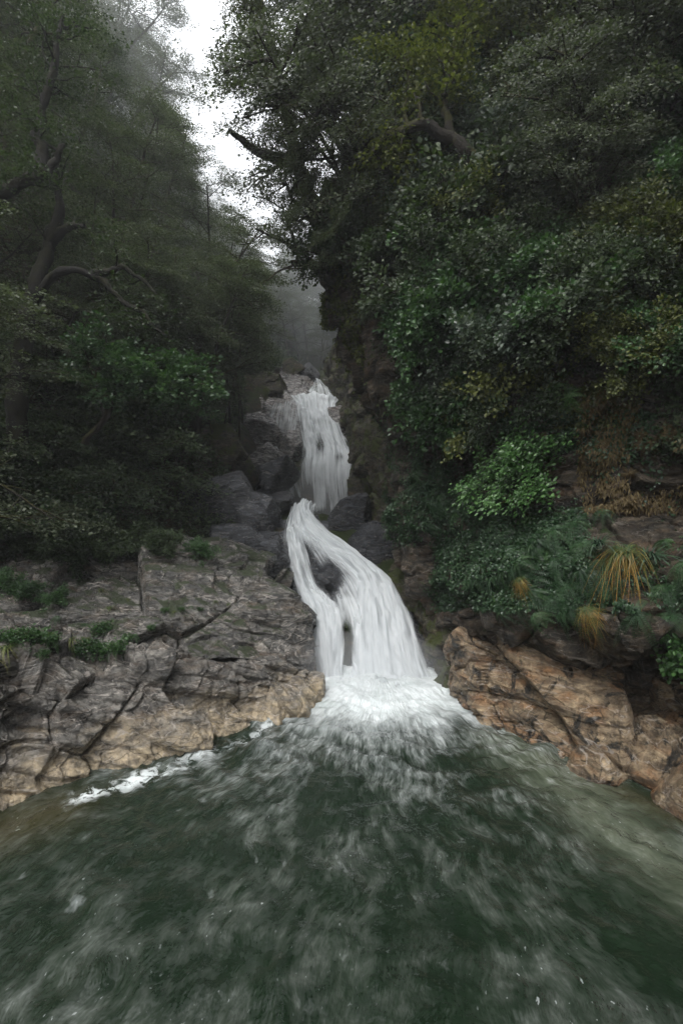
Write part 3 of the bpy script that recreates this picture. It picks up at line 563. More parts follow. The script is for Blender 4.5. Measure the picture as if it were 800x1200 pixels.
# ------------------------------------------------------------------ foliage materials
def leaf_mat(name, c0, c1, c2, rough=.5, trans=.3, spec=.4):
    t = NT(name); r = t.n('Attribute', attribute_name='rnd').outputs['Fac']; oi = t.n('ObjectInfo').outputs['Random']
    pos = t.n('NewGeometry').outputs['Position']
    a = t.math('ADD', t.math('MULTIPLY', r, .55), t.math('ADD', t.math('MULTIPLY', oi, .25), t.math('MULTIPLY', t.noise(pos, .9, 3), .35)))
    col = t.ramp(a, [(.2, c0), (.6, c1), (.98, c2)])
    p = t.n('BsdfPrincipled', {'Base Color': col, 'Roughness': rough, 'Specular IOR Level': spec})
    tr = t.n('BsdfTranslucent', {'Color': t.mix(1, col, (1.3, 1.5, .7), 'MULTIPLY')})
    return t.surf(t.n('MixShader', {0: trans, 1: p, 2: tr}))
M['beech'] = leaf_mat('beech leaf', (.026, .035, .021), (.058, .073, .043), (.115, .135, .085))
M['dark'] = leaf_mat('dark leaf', (.012, .021, .009), (.030, .050, .020), (.065, .092, .038))
M['olive'] = leaf_mat('olive leaf', (.024, .031, .007), (.062, .075, .018), (.15, .165, .042))
M['silver'] = leaf_mat('silver leaf', (.022, .035, .024), (.05, .072, .050), (.12, .15, .11), rough=.33)
M['bright'] = leaf_mat('bright leaf', (.022, .058, .016), (.065, .15, .040), (.18, .32, .12), rough=.32)
M['green'] = leaf_mat('green leaf', (.014, .036, .013), (.036, .080, .028), (.08, .155, .052), rough=.35)
M['fern'] = leaf_mat('fern frond', (.012, .030, .014), (.030, .066, .030), (.07, .12, .055), rough=.38)
M['bluefern'] = leaf_mat('blue green fern frond', (.020, .05, .022), (.050, .11, .046), (.12, .20, .09), rough=.4)
M['dry'] = leaf_mat('dry hanging frond', (.05, .03, .012), (.10, .07, .03), (.17, .13, .06), rough=.7)
def bark_mat(name, k):
    k = k*.8
    t = NT(name); pos = t.n('NewGeometry').outputs['Position']; nz = t.n('SeparateXYZ', {0: t.n('NewGeometry').outputs['Normal']}).outputs[2]
    c_ = t.mix(t.noise(pos, 4, 5), (.012*k, .010*k, .008*k), (.045*k, .038*k, .03*k))
    m_ = t.ramp(t.math('ADD', t.noise(pos, 2.5, 5), t.math('MULTIPLY', nz, .15)), [(.45, 0), (.58, 1)])
    c_ = t.mix(m_, c_, t.mix(t.noise(pos, 12, 3), (.016*k, .02*k, .005*k), (.07*k, .065*k, .015*k)))
    bp = t.n('Bump', {'Height': t.noise(pos, 22, 5, .7), 'Strength': .9, 'Distance': .05})
    return t.surf(t.n('BsdfPrincipled', {'Base Color': c_, 'Roughness': .85, 'Normal': bp, 'Specular IOR Level': .3}))
M['bark'] = bark_mat('mossy bark', 1.0)
M['bark_dark'] = bark_mat('black mossy bark', .3)
def grass_mat(name, tip0, tip1, root):
    t = NT(name); r = t.n('Attribute', attribute_name='rnd').outputs['Fac']; a = t.n('Attribute', attribute_name='along').outputs['Fac']
    tip = t.mix(t.ramp(r, [(.3, 0), (.7, 1)]), tip0, tip1)
    col = t.mix(t.ramp(t.math('ADD', a, t.math('MULTIPLY', t.math('SUBTRACT', r, .5), .5)), [(.25, 0), (.6, 1)]), root, tip)
    p = t.n('BsdfPrincipled', {'Base Color': col, 'Roughness': .5}); tr = t.n('BsdfTranslucent', {'Color': col})
    return t.surf(t.n('MixShader', {0: .3, 1: p, 2: tr}))
M['tussock'] = grass_mat('tussock blade', (.42, .22, .04), (.20, .19, .05), (.05, .09, .03))
M['grass'] = grass_mat('grass blade', (.20, .20, .05), (.09, .14, .035), (.04, .07, .02))
M['strap'] = grass_mat('strap leaf', (.03, .07, .035), (.05, .10, .05), (.015, .035, .018))

# ------------------------------------------------------------------ plants
def unit(v): return v/(np.linalg.norm(v, axis=-1, keepdims=True)+1e-9)
def leaves(C, A, N, L, W, fold=.25, six=False, droop=0.0):
    """C base points, A axis directions, N normals; L, W lengths and half widths"""
    A = unit(A); N = unit(N-(N*A).sum(1)[:, None]*A); B = np.cross(N, A); L = L[:, None]; W = W[:, None]
    tip = C+A*L; tip[:, 2] -= (droop*L)[:, 0]
    if six:
        up = N*W*fold
        v = [C, C+A*L*.3+B*W+up, C+A*L*.72+B*W*.8+up, tip, C+A*L*.72-B*W*.8+up, C+A*L*.3-B*W+up]
        q = [(0, 3, 2, 1), (0, 5, 4, 3)]
    else:
        v = [C, C+A*L*.45+B*W+N*W*fold, tip, C+A*L*.45-B*W+N*W*fold]; q = [(0, 1, 2, 3)]
    k = len(v); V = np.stack(v, 1).reshape(-1, 3)
    Q = (np.arange(len(C))[:, None, None]*k+np.array(q)[None]).reshape(-1, 4)
    return V, Q, k
def leafmesh(name, C, A, N, L, W, rs, mat, six=False, fold=.25, droop=0.0):
    V, Q, k = leaves(C, A, N, L, W, fold, six, droop)
    return mesh(name, V, Q, smooth_=False, attrs={'rnd': np.repeat(rs.rand(len(C)), k)}, mats=[M[mat]])
class Tubes:
    def __init__(s): s.V = []; s.Q = []; s.n = 0
    def add(s, P, R, k=6):
        P = np.asarray(P, float); R = np.asarray(R, float); T = unit(np.gradient(P, axis=0))
        ref = np.array([0.3, .9, .2]) if abs(T[0][2]) > .5 else np.array([0, .1, 1.])
        a = unit(np.cross(T, ref)); b = np.cross(T, a); th = np.arange(k)*2*math.pi/k
        v = P[:, None]+R[:, None, None]*(a[:, None]*np.cos(th)[None, :, None]+b[:, None]*np.sin(th)[None, :, None])
        i = np.arange(len(P)-1)[:, None]*k+np.arange(k)[None]; j = np.arange(len(P)-1)[:, None]*k+(np.arange(k)[None]+1) % k
        s.Q.append(np.stack([i, j, j+k, i+k], -1).reshape(-1, 4)+s.n); s.V.append(v.reshape(-1, 3)); s.n += v.shape[0]*k
    def build(s, name, mat='bark', rough=0.0):
        V = np.concatenate(s.V)
        if rough: V = V+unit(V-V.mean(0))*0+rough*np.stack([fbm(V*3+i*7, 3) for i in (1, 2, 3)], 1)
        return mesh(name, V, np.concatenate(s.Q), mats=[M[mat]])
def path(rs, p, d, ln, n, wob, curl=np.zeros(3)):
    P = [np.array(p, float)]; d = unit(np.array(d, float))
    for i in range(n):
        d = unit(d+rs.normal(size=3)*wob+curl/n); P.append(P[-1]+d*ln/n)
    return np.array(P), d
def spray_leaves(rs, sprays, n, rad, flat, leaf, up=1.0, jit=.35, slope=.25):
    """sprays: list of (pos, dir, scale). leaf positions spread in flattened fans"""
    S = np.array([x[0] for x in sprays]); D = unit(np.array([x[1] for x in sprays])); sc = np.array([x[2] for x in sprays])
    i = np.repeat(np.arange(len(S)), n); m = len(i)
    u = unit(rs.normal(size=(m, 3)))*(rs.rand(m, 1)**.45)*rad*sc[i][:, None]
    Dh = D[i]*1.0; along = (u*Dh).sum(1)[:, None]
    u = u+Dh*along*.6; u[:, 2] *= flat
    C = S[i]+u+Dh*rad*.35*sc[i][:, None]; C[:, 2] += -slope*np.hypot(u[:, 0], u[:, 1])*.5
    N = np.array([0, 0, up])+rs.normal(size=(m, 3))*jit
    A = Dh*.5+unit(u)*.6+rs.normal(size=(m, 3))*.45; A[:, 2] *= .5
    L = leaf*rs.uniform(.7, 1.35, m)
    return C, A, N, L
def tree_skel(rs, h, r0, limbs, base, spread, lean=(0, 0, 0), subs=5, gnarl=.12, rise=.45, moss=0):
    tb = Tubes(); sp = []
    T, d = path(rs, (0, 0, -.6), (0, 0, 1)+np.array(lean)*.6, h+.6, 14, gnarl*.6, np.array(lean))
    R = np.linspace(r0, r0*.18, len(T)); tb.add(T, R, 8); sp.append((T[-1], d, .8))
    for i in range(limbs):
        f = base+(1-base)*(i+rs.rand()*.8)/limbs; k = min(int(f*14), 13); p = T[k]+(T[k+1]-T[k])*rs.rand() if k < 14 else T[-1]
        az = i*2.4+rs.rand()*.8; ln = spread*(1.15-.65*abs(f-.45)-.35*f)*rs.uniform(.75, 1.15)
        dd = np.array([math.cos(az), math.sin(az), rise*rs.uniform(.5, 1.4)])
        P, d = path(rs, p, dd, ln, 7, gnarl, np.array([0, 0, -.35])); rr = max(R[k]*.55, .03)
        tb.add(P, np.linspace(rr, rr*.25, len(P)), 5); sp.append((P[-1], d, 1.1))
        for j in range(subs):
            q = 2+int(j*5/subs); q = min(q, 6); side = 1 if j % 2 else -1; ax = unit(P[q+1]-P[q])
            s_ = unit(np.cross(ax, [0, 0, 1]))*side
            P2, d2 = path(rs, P[q], ax*.6+s_*.9+np.array([0, 0, .15]), ln*.42*rs.uniform(.6, 1.2), 4, gnarl)
            tb.add(P2, np.linspace(rr*.35, .012, len(P2)), 4)
            sp += [(P2[-1], d2, 1.), (P2[2], d2+s_*.4, .9)]
            if rs.rand() < .5:
                P3, d3 = path(rs, P2[2], d2-s_*.8*rs.rand()+np.array([0, 0, .3]), ln*.22, 3, gnarl); tb.add(P3, np.linspace(.02, .008, 4), 3); sp.append((P3[-1], d3, .8))
    return tb, sp
def make_tree(name, seed, h=9, r0=.16, limbs=13, base=.35, spread=3.0, leafn=95, rad=.52, flat=.2, leaf=.072, mat='beech', lean=(0, 0, 0), subs=5, gnarl=.12, rise=.45, wid=.42, six=False, up=1.0, jit=.4):
    rs = np.random.RandomState(seed); tb, sp = tree_skel(rs, h, r0, limbs, base, spread, lean, subs, gnarl, rise)
    e = bpy.data.objects.new(name, None); COL.objects.link(e)
    obj('trunk', tb.build('trunk'), e)
    C, A, N, L = spray_leaves(rs, sp, leafn, rad, flat, leaf, up, jit)
    obj('crown', leafmesh('crown', C, A, N, L, L*wid, rs, mat, six), e)
    e['nleaf'] = len(C)
    return e
def make_shrub(name, seed, r=1.0, stems=7, leafn=60, leaf=.085, mat='green', rad=.22, flat=.75, six=True, wid=.38, hang=0.0, jit=.7, subs=5, mult=1.0):
    """a shrub rooted at the origin and growing along +Z"""
    rs = np.random.RandomState(seed); tb = Tubes(); sp = []
    for i in range(stems):
        az = i*2.4; tilt = .25+.95*rs.rand()
        P, d = path(rs, (0, 0, -.1), (math.cos(az)*tilt, math.sin(az)*tilt, .75), r*rs.uniform(.75, 1.2), 6, .14, np.array([0, 0, .3-hang]))
        tb.add(P, np.linspace(.028*r, .010, 7), 5); sp.append((P[-1], d, 1.1))
        for j in range(subs):
            q = 2+j*4//subs; P2, d2 = path(rs, P[q], d+rs.normal(size=3)*.9, r*.5*rs.uniform(.5, 1.1), 3, .15)
            tb.add(P2, np.linspace(.012, .006, 4), 3); sp += [(P2[-1], d2, 1.), (P2[2], d2, .8)]
    e = bpy.data.objects.new(name, None); COL.objects.link(e)
    obj('stem', tb.build('stem'), e)
    C, A, N, L = spray_leaves(rs, sp, leafn, rad*mult, flat, leaf, 1.0, jit, 0)
    obj('foliage', leafmesh('foliage', C, A, N, L, L*wid, rs, mat, six), e)
    return e
def frond_pts(rs, az, ln, rise, fall_, n=18):
    t = np.linspace(0, 1, n); x = ln*(t*.95-.12*t*t); z = ln*(rise*t-fall_*t*t)
    return np.stack([np.cos(az)*x, np.sin(az)*x, z], 1)
def make_fern(name, seed, fronds=11, ln=.75, rise=.55, fall_=.95, mat='fern', double=False, one_side=False, pin=.2):
    """a crown fern: every frond is a child of its own"""
    rs = np.random.RandomState(seed); e = bpy.data.objects.new(name, None); COL.objects.link(e)
    for i in range(fronds):
        az = (i+rs.rand()*.6)*2*math.pi/fronds if not one_side else rs.uniform(-1.2, 1.2)
        l = ln*rs.uniform(.7, 1.15); P = frond_pts(rs, az, l, rise*rs.uniform(.5, 1.3), fall_*rs.uniform(.8, 1.2), 20)
        T = unit(np.gradient(P, axis=0)); side = unit(np.cross(T, [0, 0, 1])); nn = np.cross(side, T)
        t = np.linspace(0, 1, 20); wd = l*pin*np.sin(np.pi*np.clip(t*.88+.08, 0, 1))**.7
        C, A, N, L, W = [], [], [], [], []
        for s_ in (-1, 1):
            dirs = side*s_+T*.35-np.array([0, 0, .12])
            if not double:
                C.append(P[1:]); A.append(dirs[1:]); N.append(nn[1:]); L.append(wd[1:]); W.append(np.full(19, l*.021))
            else:
                dirs = unit(dirs)
                for k in range(2, 20):
                    m = 5; s = (np.arange(m)+.5)/m; base = P[k]+dirs[k]*(s*wd[k])[:, None]
                    for s2 in (-1, 1):
                        C.append(base); A.append(np.repeat((T[k]*s2*.9+dirs[k]*.5)[None], m, 0)); N.append(np.repeat(nn[k][None], m, 0)+rs.normal(size=(m, 3))*.15)
                        L.append(l*.040*(1.15-s)); W.append(l*.009*(1.2-s))
        C, A, N, L, W = [np.concatenate(x) for x in (C, A, N, L, W)]
        V, Q, k = leaves(C, A, N, L, W, .15, False, .1)
        tb = Tubes(); tb.add(P, np.linspace(.006, .002, 20), 3); tv = np.concatenate(tb.V); tq = np.concatenate(tb.Q)
        r_ = np.concatenate([np.repeat(np.clip(rs.rand()+rs.normal(size=len(C))*.15, 0, 1), k), np.full(len(tv), .5)])
        obj('frond', mesh('frond', np.concatenate([V, tv]), np.concatenate([Q, tq+len(V)]), smooth_=False, attrs={'rnd': r_}, mats=[M[mat]]), e)
    return e
def make_tuft(name, seed, blades=120, ln=.6, w=.008, mat='grass', up=.8, droop=1.3, spread=.5, az_range=math.pi, piece=None):
    rs = np.random.RandomState(seed); n = 7; t = np.linspace(0, 1, n)
    az = rs.uniform(-az_range, az_range, blades); l = ln*rs.uniform(.5, 1.15, blades); tilt = rs.uniform(.15, 1, blades)*spread
    hx = l[:, None]*(tilt[:, None]*t*1.2); z = l[:, None]*(up*t-(droop*rs.uniform(.5, 1.3, blades))[:, None]*t*t*.8)
    P = np.stack([np.cos(az)[:, None]*hx, np.sin(az)[:, None]*hx, z], -1)+np.concatenate([rs.normal(size=(blades, 2))*.05*ln, np.zeros((blades, 1))], 1)[:, None]
    P = P+np.stack([-np.sin(az), np.cos(az), az*0], -1)[:, None]*(rs.normal(size=blades)*.22*l)[:, None, None]*(t*t)[None, :, None]
    P[:, :, 2] -= (rs.rand(blades)**3*.35*l)[:, None]*(np.clip(t-.55, 0, 1)*2)[None, :]
    S = np.stack([-np.sin(az), np.cos(az), az*0], -1)[:, None]*(w*(1-.85*t)[None, :, None])
    V = np.stack([P-S, P+S], 2).reshape(-1, 3)
    i = np.arange(blades)[:, None]*n*2+np.arange(n-1)[None]*2; Q = np.stack([i, i+1, i+3, i+2], -1).reshape(-1, 4)
    me = mesh(name, V, Q, attrs={'rnd': np.repeat(rs.rand(blades), n*2), 'along': np.tile(np.repeat(t, 2), blades)}, mats=[M[mat]])
    return obj(name, me)

PLACED = []
def copy_tree(o):
    c_ = o.copy(); COL.objects.link(c_)
    for ch in list(o.children):
        d = ch.copy(); COL.objects.link(d); d.parent = c_
    return c_
USED = set()
def put(proto, p, scale=1.0, rot=0.0, n=None, tilt=1.0, look=None, cat=None, group=None, label=None):
    """place the prototype itself the first time, a copy with copied parts afterwards; n = growing direction"""
    o = copy_tree(proto) if proto.name in USED else proto
    USED.add(proto.name)
    o.location = Vector([float(x) for x in p]); up = Vector((0, 0, 1))
    q = Euler((0, 0, rot)).to_quaternion()
    if n is not None:
        v = (Vector([float(x) for x in n])*tilt+up*(1-tilt)).normalized(); q = up.rotation_difference(v) @ q
    o.rotation_mode = 'QUATERNION'; o.rotation_quaternion = q
    o.scale = (scale,)*3 if not isinstance(scale, tuple) else scale
    tag(o, label, cat, group)
    if look: PLACED.append((o, look, np.array(p, float)))
    return o
gp = GC.reshape(-1, 3)
_G2 = np.ascontiguousarray(GC.reshape(-1, 3)); _N2 = NC.reshape(-1, 3)
_ok = _G2[:, 1] > 2
_pX = np.where(_ok, 400+FPX*_G2[:, 0]/np.maximum(_G2[:, 1], .5), 1e6); _pY = np.where(_ok, 600-FPX*(_G2[:, 2]-CAMZ)/np.maximum(_G2[:, 1], .5), 1e6)
def cliff_at(px, py):
    d = np.hypot(_pX-px, _pY-py); c_ = np.where(d < max(d.min()+6, 8))[0]; i = c_[np.argmin(_G2[c_, 1])]
    return _G2[i].copy(), _N2[i].copy()
def ground_at(px, py, y0=8, y1=120):
    Y = np.linspace(y0, y1, 3000); X = (px-400)/FPX*Y; Z = CAMZ-(py-600)/FPX*Y
    g = ground_z(X, Y); k = np.where(g > Z)[0]
    i = k[0] if len(k) else len(Y)-1
    return np.array([X[i], Y[i], g[i]])

# ---- prototypes
TREES = [make_tree('beech_tree', 11, 9.5, .17, 14, .30, 3.1), make_tree('beech_tree', 12, 8.5, .15, 13, .25, 2.8, leaf=.08), make_tree('beech_tree', 13, 11, .2, 15, .38, 3.4),
         make_tree('beech_tree', 14, 7.5, .13, 12, .22, 2.9, lean=(.25, 0, 0), mat='beech'), make_tree('beech_tree', 15, 10, .16, 14, .3, 2.7, gnarl=.18, mat='dark')]
rnd = np.random.RandomState(5)
def bound(py): return float(np.interp(py, [-400, 0, 60, 100, 150, 200, 250, 300, 340], [150, 186, 192, 199, 215, 240, 280, 322, 396]))
def fits(p, sc, h=9.5, r=2.3):
    for f in (.55, .8, 1.0):
        z = p[2]+h*sc*f; py = 600-FPX*(z-CAMZ)/p[1]; px = 400+FPX*(p[0]+r*sc*(1.35-f*.8)+.8)/p[1]
        if py < 340 and px > bound(py): return False
    return True
def clear(p, h=.6):
    x, y = px_of(np.asarray(p)+np.array([0, 0, h])); return not ((288 if p[1] < 20 else 262) < x < 445 and 425 < y < 820)
def plant_left():
    n = 0
    Y = 11.5
    while Y < 95:
        step = 2.5+Y*.035
        xl = np.interp(Y, YK, XL); X = xl-.6-rnd.rand()*1.2
        while X > xl-30:
            p = np.array([X+rnd.uniform(-.7, .7), Y+rnd.uniform(-.8, .8), 0]); p[2] = ground_z(p[0], p[1])
            px, py = px_of(p); sc = rnd.uniform(.8, 1.15)
            if Y < 15: sc *= .8
            toppy = 600-FPX*(p[2]+9*sc-CAMZ)/p[1]
            while sc > .35 and not fits(p, sc): sc *= .85
            cl = (p[1] > 42 or px < 262 or (px < 300 and py < 440))
            if -150 < px < 420 and toppy < 620 and py > -60 and n < 190 and sc > .35 and cl:
                far = 'distant pale misty' if Y > 45 else ('greyish layered' if Y > 24 else 'dark shadowed')
                k = rnd.randint(5) if Y < 30 else rnd.randint(4)
                put(TREES[k], p, sc, rnd.rand()*6.3, n=(.5, -.15, 1), tilt=.4, look=far+' beech tree', cat='tree', group='beech trees on the slope across from the cliff'); n += 1
            X -= step*rnd.uniform(.9, 1.25)
        Y += step*.95
    return n
print('trees left', plant_left())
# trees closing the head of the valley and on the far side above the mossy wall
for (px, Y, dz, sc) in [(338, 44, 0, .62), (350, 46, 0, .7), (362, 48, 0, .75), (376, 45, 0, .6), (390, 48, 0, .65), (345, 53, 0, .8), (384, 58, 0, .9), (368, 63, 0, .9), (330, 50, 0, .7), (398, 66, 1, .9), (352, 73, 0, 1.1), (372, 50, 0, .9), (395, 54, 1, 1), (356, 60, 0, 1), (340, 66, 0, 1), (380, 70, 0, 1.1), (362, 82, 0, 1.2), (335, 90, 0, 1.2), (400, 80, 3, 1.2), (385, 95, 0, 1.3), (350, 105, 0, 1.4), (415, 60, 5, 1), (410, 95, 5, 1.2), (403, 44, 2, .75), (366, 118, 0, 1.5), (392, 125, 0, 1.5)]:
    X = (px-400)/FPX*Y; p = np.array([X, Y, ground_z(X, Y)-.3])
    put(TREES[rnd.randint(4)], p, sc, rnd.rand()*6, look='distant pale misty beech tree', cat='tree', group='trees closing the head of the valley')
# sprays of the nearest crowns, hung low over the dark slope
for (px, py, Y, sc) in [(60, 260, 15.5, .55), (120, 300, 16, .5), (30, 360, 15, .5), (150, 250, 18, .55), (190, 330, 19, .5), (205, 380, 20, .4), (160, 420, 18, .42), (90, 400, 16, .45), (20, 450, 15, .45)]:
    p = at(px, py, Y); g = ground_z(p[0], p[1])
    if g < p[2]: p[2] = max(g, p[2]-5.5)
    put(TREES[rnd.randint(4)], p, sc*1.15, rnd.rand()*6, n=(.5, -.3, 1), tilt=.5, look='low shadowed beech tree', cat='tree', group='low beech trees leaning over the dark slope')
SL_T = [make_tree('slender_tree', 31, 5.5, .06, 9, .5, 1.5, leafn=80, rad=.5, leaf=.07, gnarl=.12), make_tree('slender_tree', 32, 6, .07, 9, .55, 1.7, leafn=80, rad=.5, leaf=.07, lean=(.3, 0, 0), gnarl=.15)]
for i, (px, py, Y, sc) in enumerate([(262, 500, 22, .9), (270, 497, 23, 1), (281, 495, 24, 1), (252, 505, 21, .85), (284, 480, 27, .8), (275, 470, 29, 1.0), (296, 452, 35, .8)]):
    p = at(px, py, Y); p[2] = max(p[2], ground_z(p[0], p[1]))-.2
    put(SL_T[i % 2], p, sc, rnd.rand()*6, look='slender thin trunked tree', cat='tree', group='slender trees at the edge of the falls')

# hand laid trees: limbs given as polylines, leaf sprays along them
def limb_tree(name, limbs, seed, mat, label, leafn=90, rad=.5, leaf=.07, twig=1.0, dens=3.0, six=False, flat=.35, start=.25, cat='tree', bark='bark'):
    rs = np.random.RandomState(seed); tb = Tubes(); sp = []; root = at(*limbs[0][0][0])
    for (pts, r0, r1, leafy) in limbs:
        P = cm(np.array([at(*q) for q in pts]), 8*len(pts))-root; P = P+np.stack([fbm(P*1.3+i*5+seed, 2) for i in (1, 2, 3)], 1)*.12*min(1, 1/(len(P)*.02+1)+.4)
        tb.add(P, np.linspace(r0, r1, len(P))*(1+.25*rs.rand(len(P))), 8)
        if not leafy: continue
        ln = np.linalg.norm(np.diff(P, axis=0), axis=1).sum(); m = int(ln*dens*leafy)
        for j in range(m):
            f = start+(1-start)*rs.rand(); q = min(int(f*(len(P)-1)), len(P)-2); d = unit(P[q+1]-P[q])
            P2, d2 = path(rs, P[q], d*.5+rs.normal(size=3)*np.array([.8, .8, .5])+np.array([0, 0, .15]), twig*rs.uniform(.5, 1.3), 5, .2)
            tb.add(P2, np.linspace(.03, .008, 6), 4); sp += [(P2[-1], d2, 1), (P2[3], d2+rs.normal(size=3)*.5, .8)]
        sp.append((P[-1], unit(P[-1]-P[-3]), .9))
    e = bpy.data.objects.new(name, None); COL.objects.link(e); e.location = Vector([float(x) for x in root])
    obj('trunk', tb.build('trunk', bark, rough=.05 if bark == 'bark_dark' else .03), e)
    if sp:
        C, A, N, L = spray_leaves(rs, sp, leafn, rad, flat, leaf, 1.0, .5)
        obj('crown', leafmesh('crown', C, A, N, L, L*.42, rs, mat, six), e)
    tag(e, label, cat); return e
limb_tree('leaning_tree', [
    ([(425, 345, 15.5), (395, 300, 15.4), (368, 245, 15.6), (348, 190, 15.8), (335, 130, 16.2), (322, 70, 16.6), (305, 10, 17), (300, -50, 17.5)], .26, .07, 1.3),
    ([(349, 192, 15.8), (325, 186, 15.5), (298, 176, 15.2), (284, 162, 15), (268, 152, 14.8)], .17, .04, .25),
    ([(330, 112, 16.3), (308, 78, 16), (295, 66, 15.8), (280, 64, 15.6), (272, 72, 15.5)], .09, .03, 1.5),
    ([(322, 70, 16.6), (300, 35, 16.4), (292, 16, 16.3), (284, 6, 16)], .08, .03, 1.5),
    ([(340, 150, 16.1), (330, 120, 15.6), (326, 116, 15.3), (320, 108, 15.1)], .10, .03, 1.2),
    ([(368, 245, 15.6), (345, 235, 15), (338, 218, 14.8), (328, 208, 14.6)], .06, .02, 1.1),
    ([(335, 130, 16.2), (360, 80, 16), (380, 20, 16), (390, -40, 16)], .12, .04, 1.5)],
    71, 'olive', 'big leaning tree with a thick mossy limb reaching across the sky gap', leafn=140, rad=.30, leaf=.045, twig=.68, dens=4.2)
limb_tree('leaning_tree', [
    ([(405, 345, 14.5), (385, 330, 14.4), (372, 318, 14.3), (356, 300, 14.2), (335, 282, 14.2), (300, 270, 14)], .12, .02, .9),
    ([(380, 325, 14.4), (362, 312, 14), (340, 311, 13.8)], .13, .07, .1),
    ([(345, 312, 13.8), (330, 318, 13.7), (312, 330, 13.6)], .035, .012, .4),
    ([(356, 300, 14.2), (340, 270, 14.3), (330, 240, 14.4)], .05, .015, 1.4)],
    72, 'beech', 'low dark tree with a broken stub reaching over the gorge below the mossy limb', leafn=45, rad=.26, leaf=.055, twig=.8, dens=2.6)
limb_tree('leaning_tree', [
    ([(470, 240, 14.5), (440, 190, 14.8), (420, 130, 15.2), (405, 60, 15.8), (398, -30, 16.5)], .22, .06, 1.6),
    ([(440, 190, 14.8), (410, 165, 14.4), (385, 150, 14.2), (370, 160, 14)], .09, .03, 1.5),
    ([(420, 130, 15.2), (392, 90, 15), (375, 60, 15)], .08, .03, 1.4),
    ([(430, 160, 15), (455, 110, 15), (470, 50, 15.4), (475, -20, 16)], .12, .04, 1.5)],
    73, 'beech', 'tall grey green tree on the cliff edge behind the leaning tree', leafn=80, rad=.36, leaf=.06, twig=1.0, dens=4)
limb_tree('mossy_tree', [
    ([(560, 190, 11.2), (530, 165, 11.2), (500, 150, 11.2), (468, 155, 11.2), (445, 165, 11.3), (434, 178, 11.4)], .15, .035, .5),
    ([(478, 153, 11.2), (472, 130, 11.1), (476, 112, 11.1)], .05, .015, .3),
    ([(530, 165, 11.2), (520, 110, 11.3), (530, 60, 11.6), (545, 10, 12)], .09, .03, 2.0),
    ([(500, 150, 11.2), (480, 100, 11.5), (470, 60, 11.8)], .05, .02, 1.5)],
    74, 'olive', 'crooked tree with a golden mossy limb bowed out from the cliff', leafn=55, rad=.36, leaf=.07, twig=.7, dens=4, six=True, flat=.6)
limb_tree('mossy_tree', [
    ([(-40, 250, 12.5), (0, 232, 12.5), (35, 208, 12.6), (58, 200, 12.8), (75, 170, 13)], .18, .06, .8),
    ([(50, 205, 12.7), (45, 150, 13), (60, 90, 13.3), (70, 20, 13.6)], .13, .05, 1.3)],
    75, 'dark', 'black moss hung limb thrusting in at the edge above the shadowed slope', leafn=80, rad=.5, leaf=.07, dens=3, bark='bark_dark')
limb_tree('mossy_tree', [
    ([(18, 520, 13), (22, 440, 13), (30, 370, 13.1), (45, 320, 13.2), (60, 275, 13.3), (68, 240, 13.4), (60, 180, 13.8)], .22, .08, .6),
    ([(55, 285, 13.3), (80, 262, 13), (100, 268, 12.9)], .12, .05, .7),
    ([(35, 350, 13.1), (75, 320, 12.8), (110, 325, 12.6), (140, 350, 12.5), (165, 365, 12.5), (190, 392, 12.5)], .10, .03, .8),
    ([(110, 325, 12.6), (135, 318, 12.5), (160, 325, 12.4), (180, 345, 12.4)], .09, .02, .6)],
    76, 'dark', 'gnarled mossy tree with drooping bare limbs in the dark slope', leafn=60, rad=.5, leaf=.07, dens=2, bark='bark_dark')
limb_tree('glossy_tree', [
    ([(100, 520, 13), (120, 490, 12.8), (140, 450, 12.6), (165, 430, 12.5), (200, 430, 12.4), (235, 455, 12.3)], .08, .02, 2.0),
    ([(120, 490, 12.8), (110, 440, 12.6), (105, 415, 12.6), (125, 405, 12.5)], .05, .015, 1.6),
    ([(165, 430, 12.5), (190, 450, 12.2), (215, 470, 12.1)], .03, .012, 1.8)],
    77, 'fern', 'spreading glossy green shrub lit up in the dark slope', leafn=60, rad=.30, leaf=.085, twig=.5, dens=5, six=True, flat=.45, cat='shrub')

for (px, py, k, sc, ln) in [(440, 330, 1, .42, -.9), (432, 250, 0, .5, -.8), (440, 190, 3, .55, -.7), (446, 120, 1, .6, -.7), (452, 60, 0, .65, -.6), (470, 10, 3, .7, -.5), (500, -10, 1, .6, -.3)]:
    p, n = cliff_at(px, py); put(TREES[k], p, sc, rnd.rand()*6, n=(ln, -.1, 1), look='small leaning beech tree', cat='tree', group='beech trees leaning out from the cliff edge')
# ---- shrubs on the cliff
SHR = {'green': [make_shrub('cliff_shrub', 41, mat='green', leafn=42, leaf=.08), make_shrub('cliff_shrub', 42, mat='green', leafn=42, leaf=.085, stems=8)],
       'silver': [make_shrub('cliff_shrub', 43, mat='silver', leafn=42, leaf=.075)],
       'olive': [make_shrub('cliff_shrub', 44, mat='olive', leafn=60, leaf=.06, wid=.3), make_shrub('cliff_shrub', 45, mat='olive', leafn=60, leaf=.065, hang=.4)],
       'dark': [make_shrub('cliff_shrub', 46, mat='dark', leafn=60, leaf=.07), make_shrub('cliff_shrub', 47, mat='dark', leafn=70, leaf=.06, wid=.3, hang=.3)],
       'grey': [make_tree('cliff_tree', 48, 2.6, .05, 9, .15, 1.5, leafn=70, rad=.32, flat=.4, leaf=.05, mat='beech', subs=4)]}
LOOK = {'green': 'glossy green broadleaf shrub', 'silver': 'pale silvery green shrub', 'olive': 'yellowish olive shrub', 'dark': 'dark small leaved shrub', 'grey': 'feathery grey green small tree'}
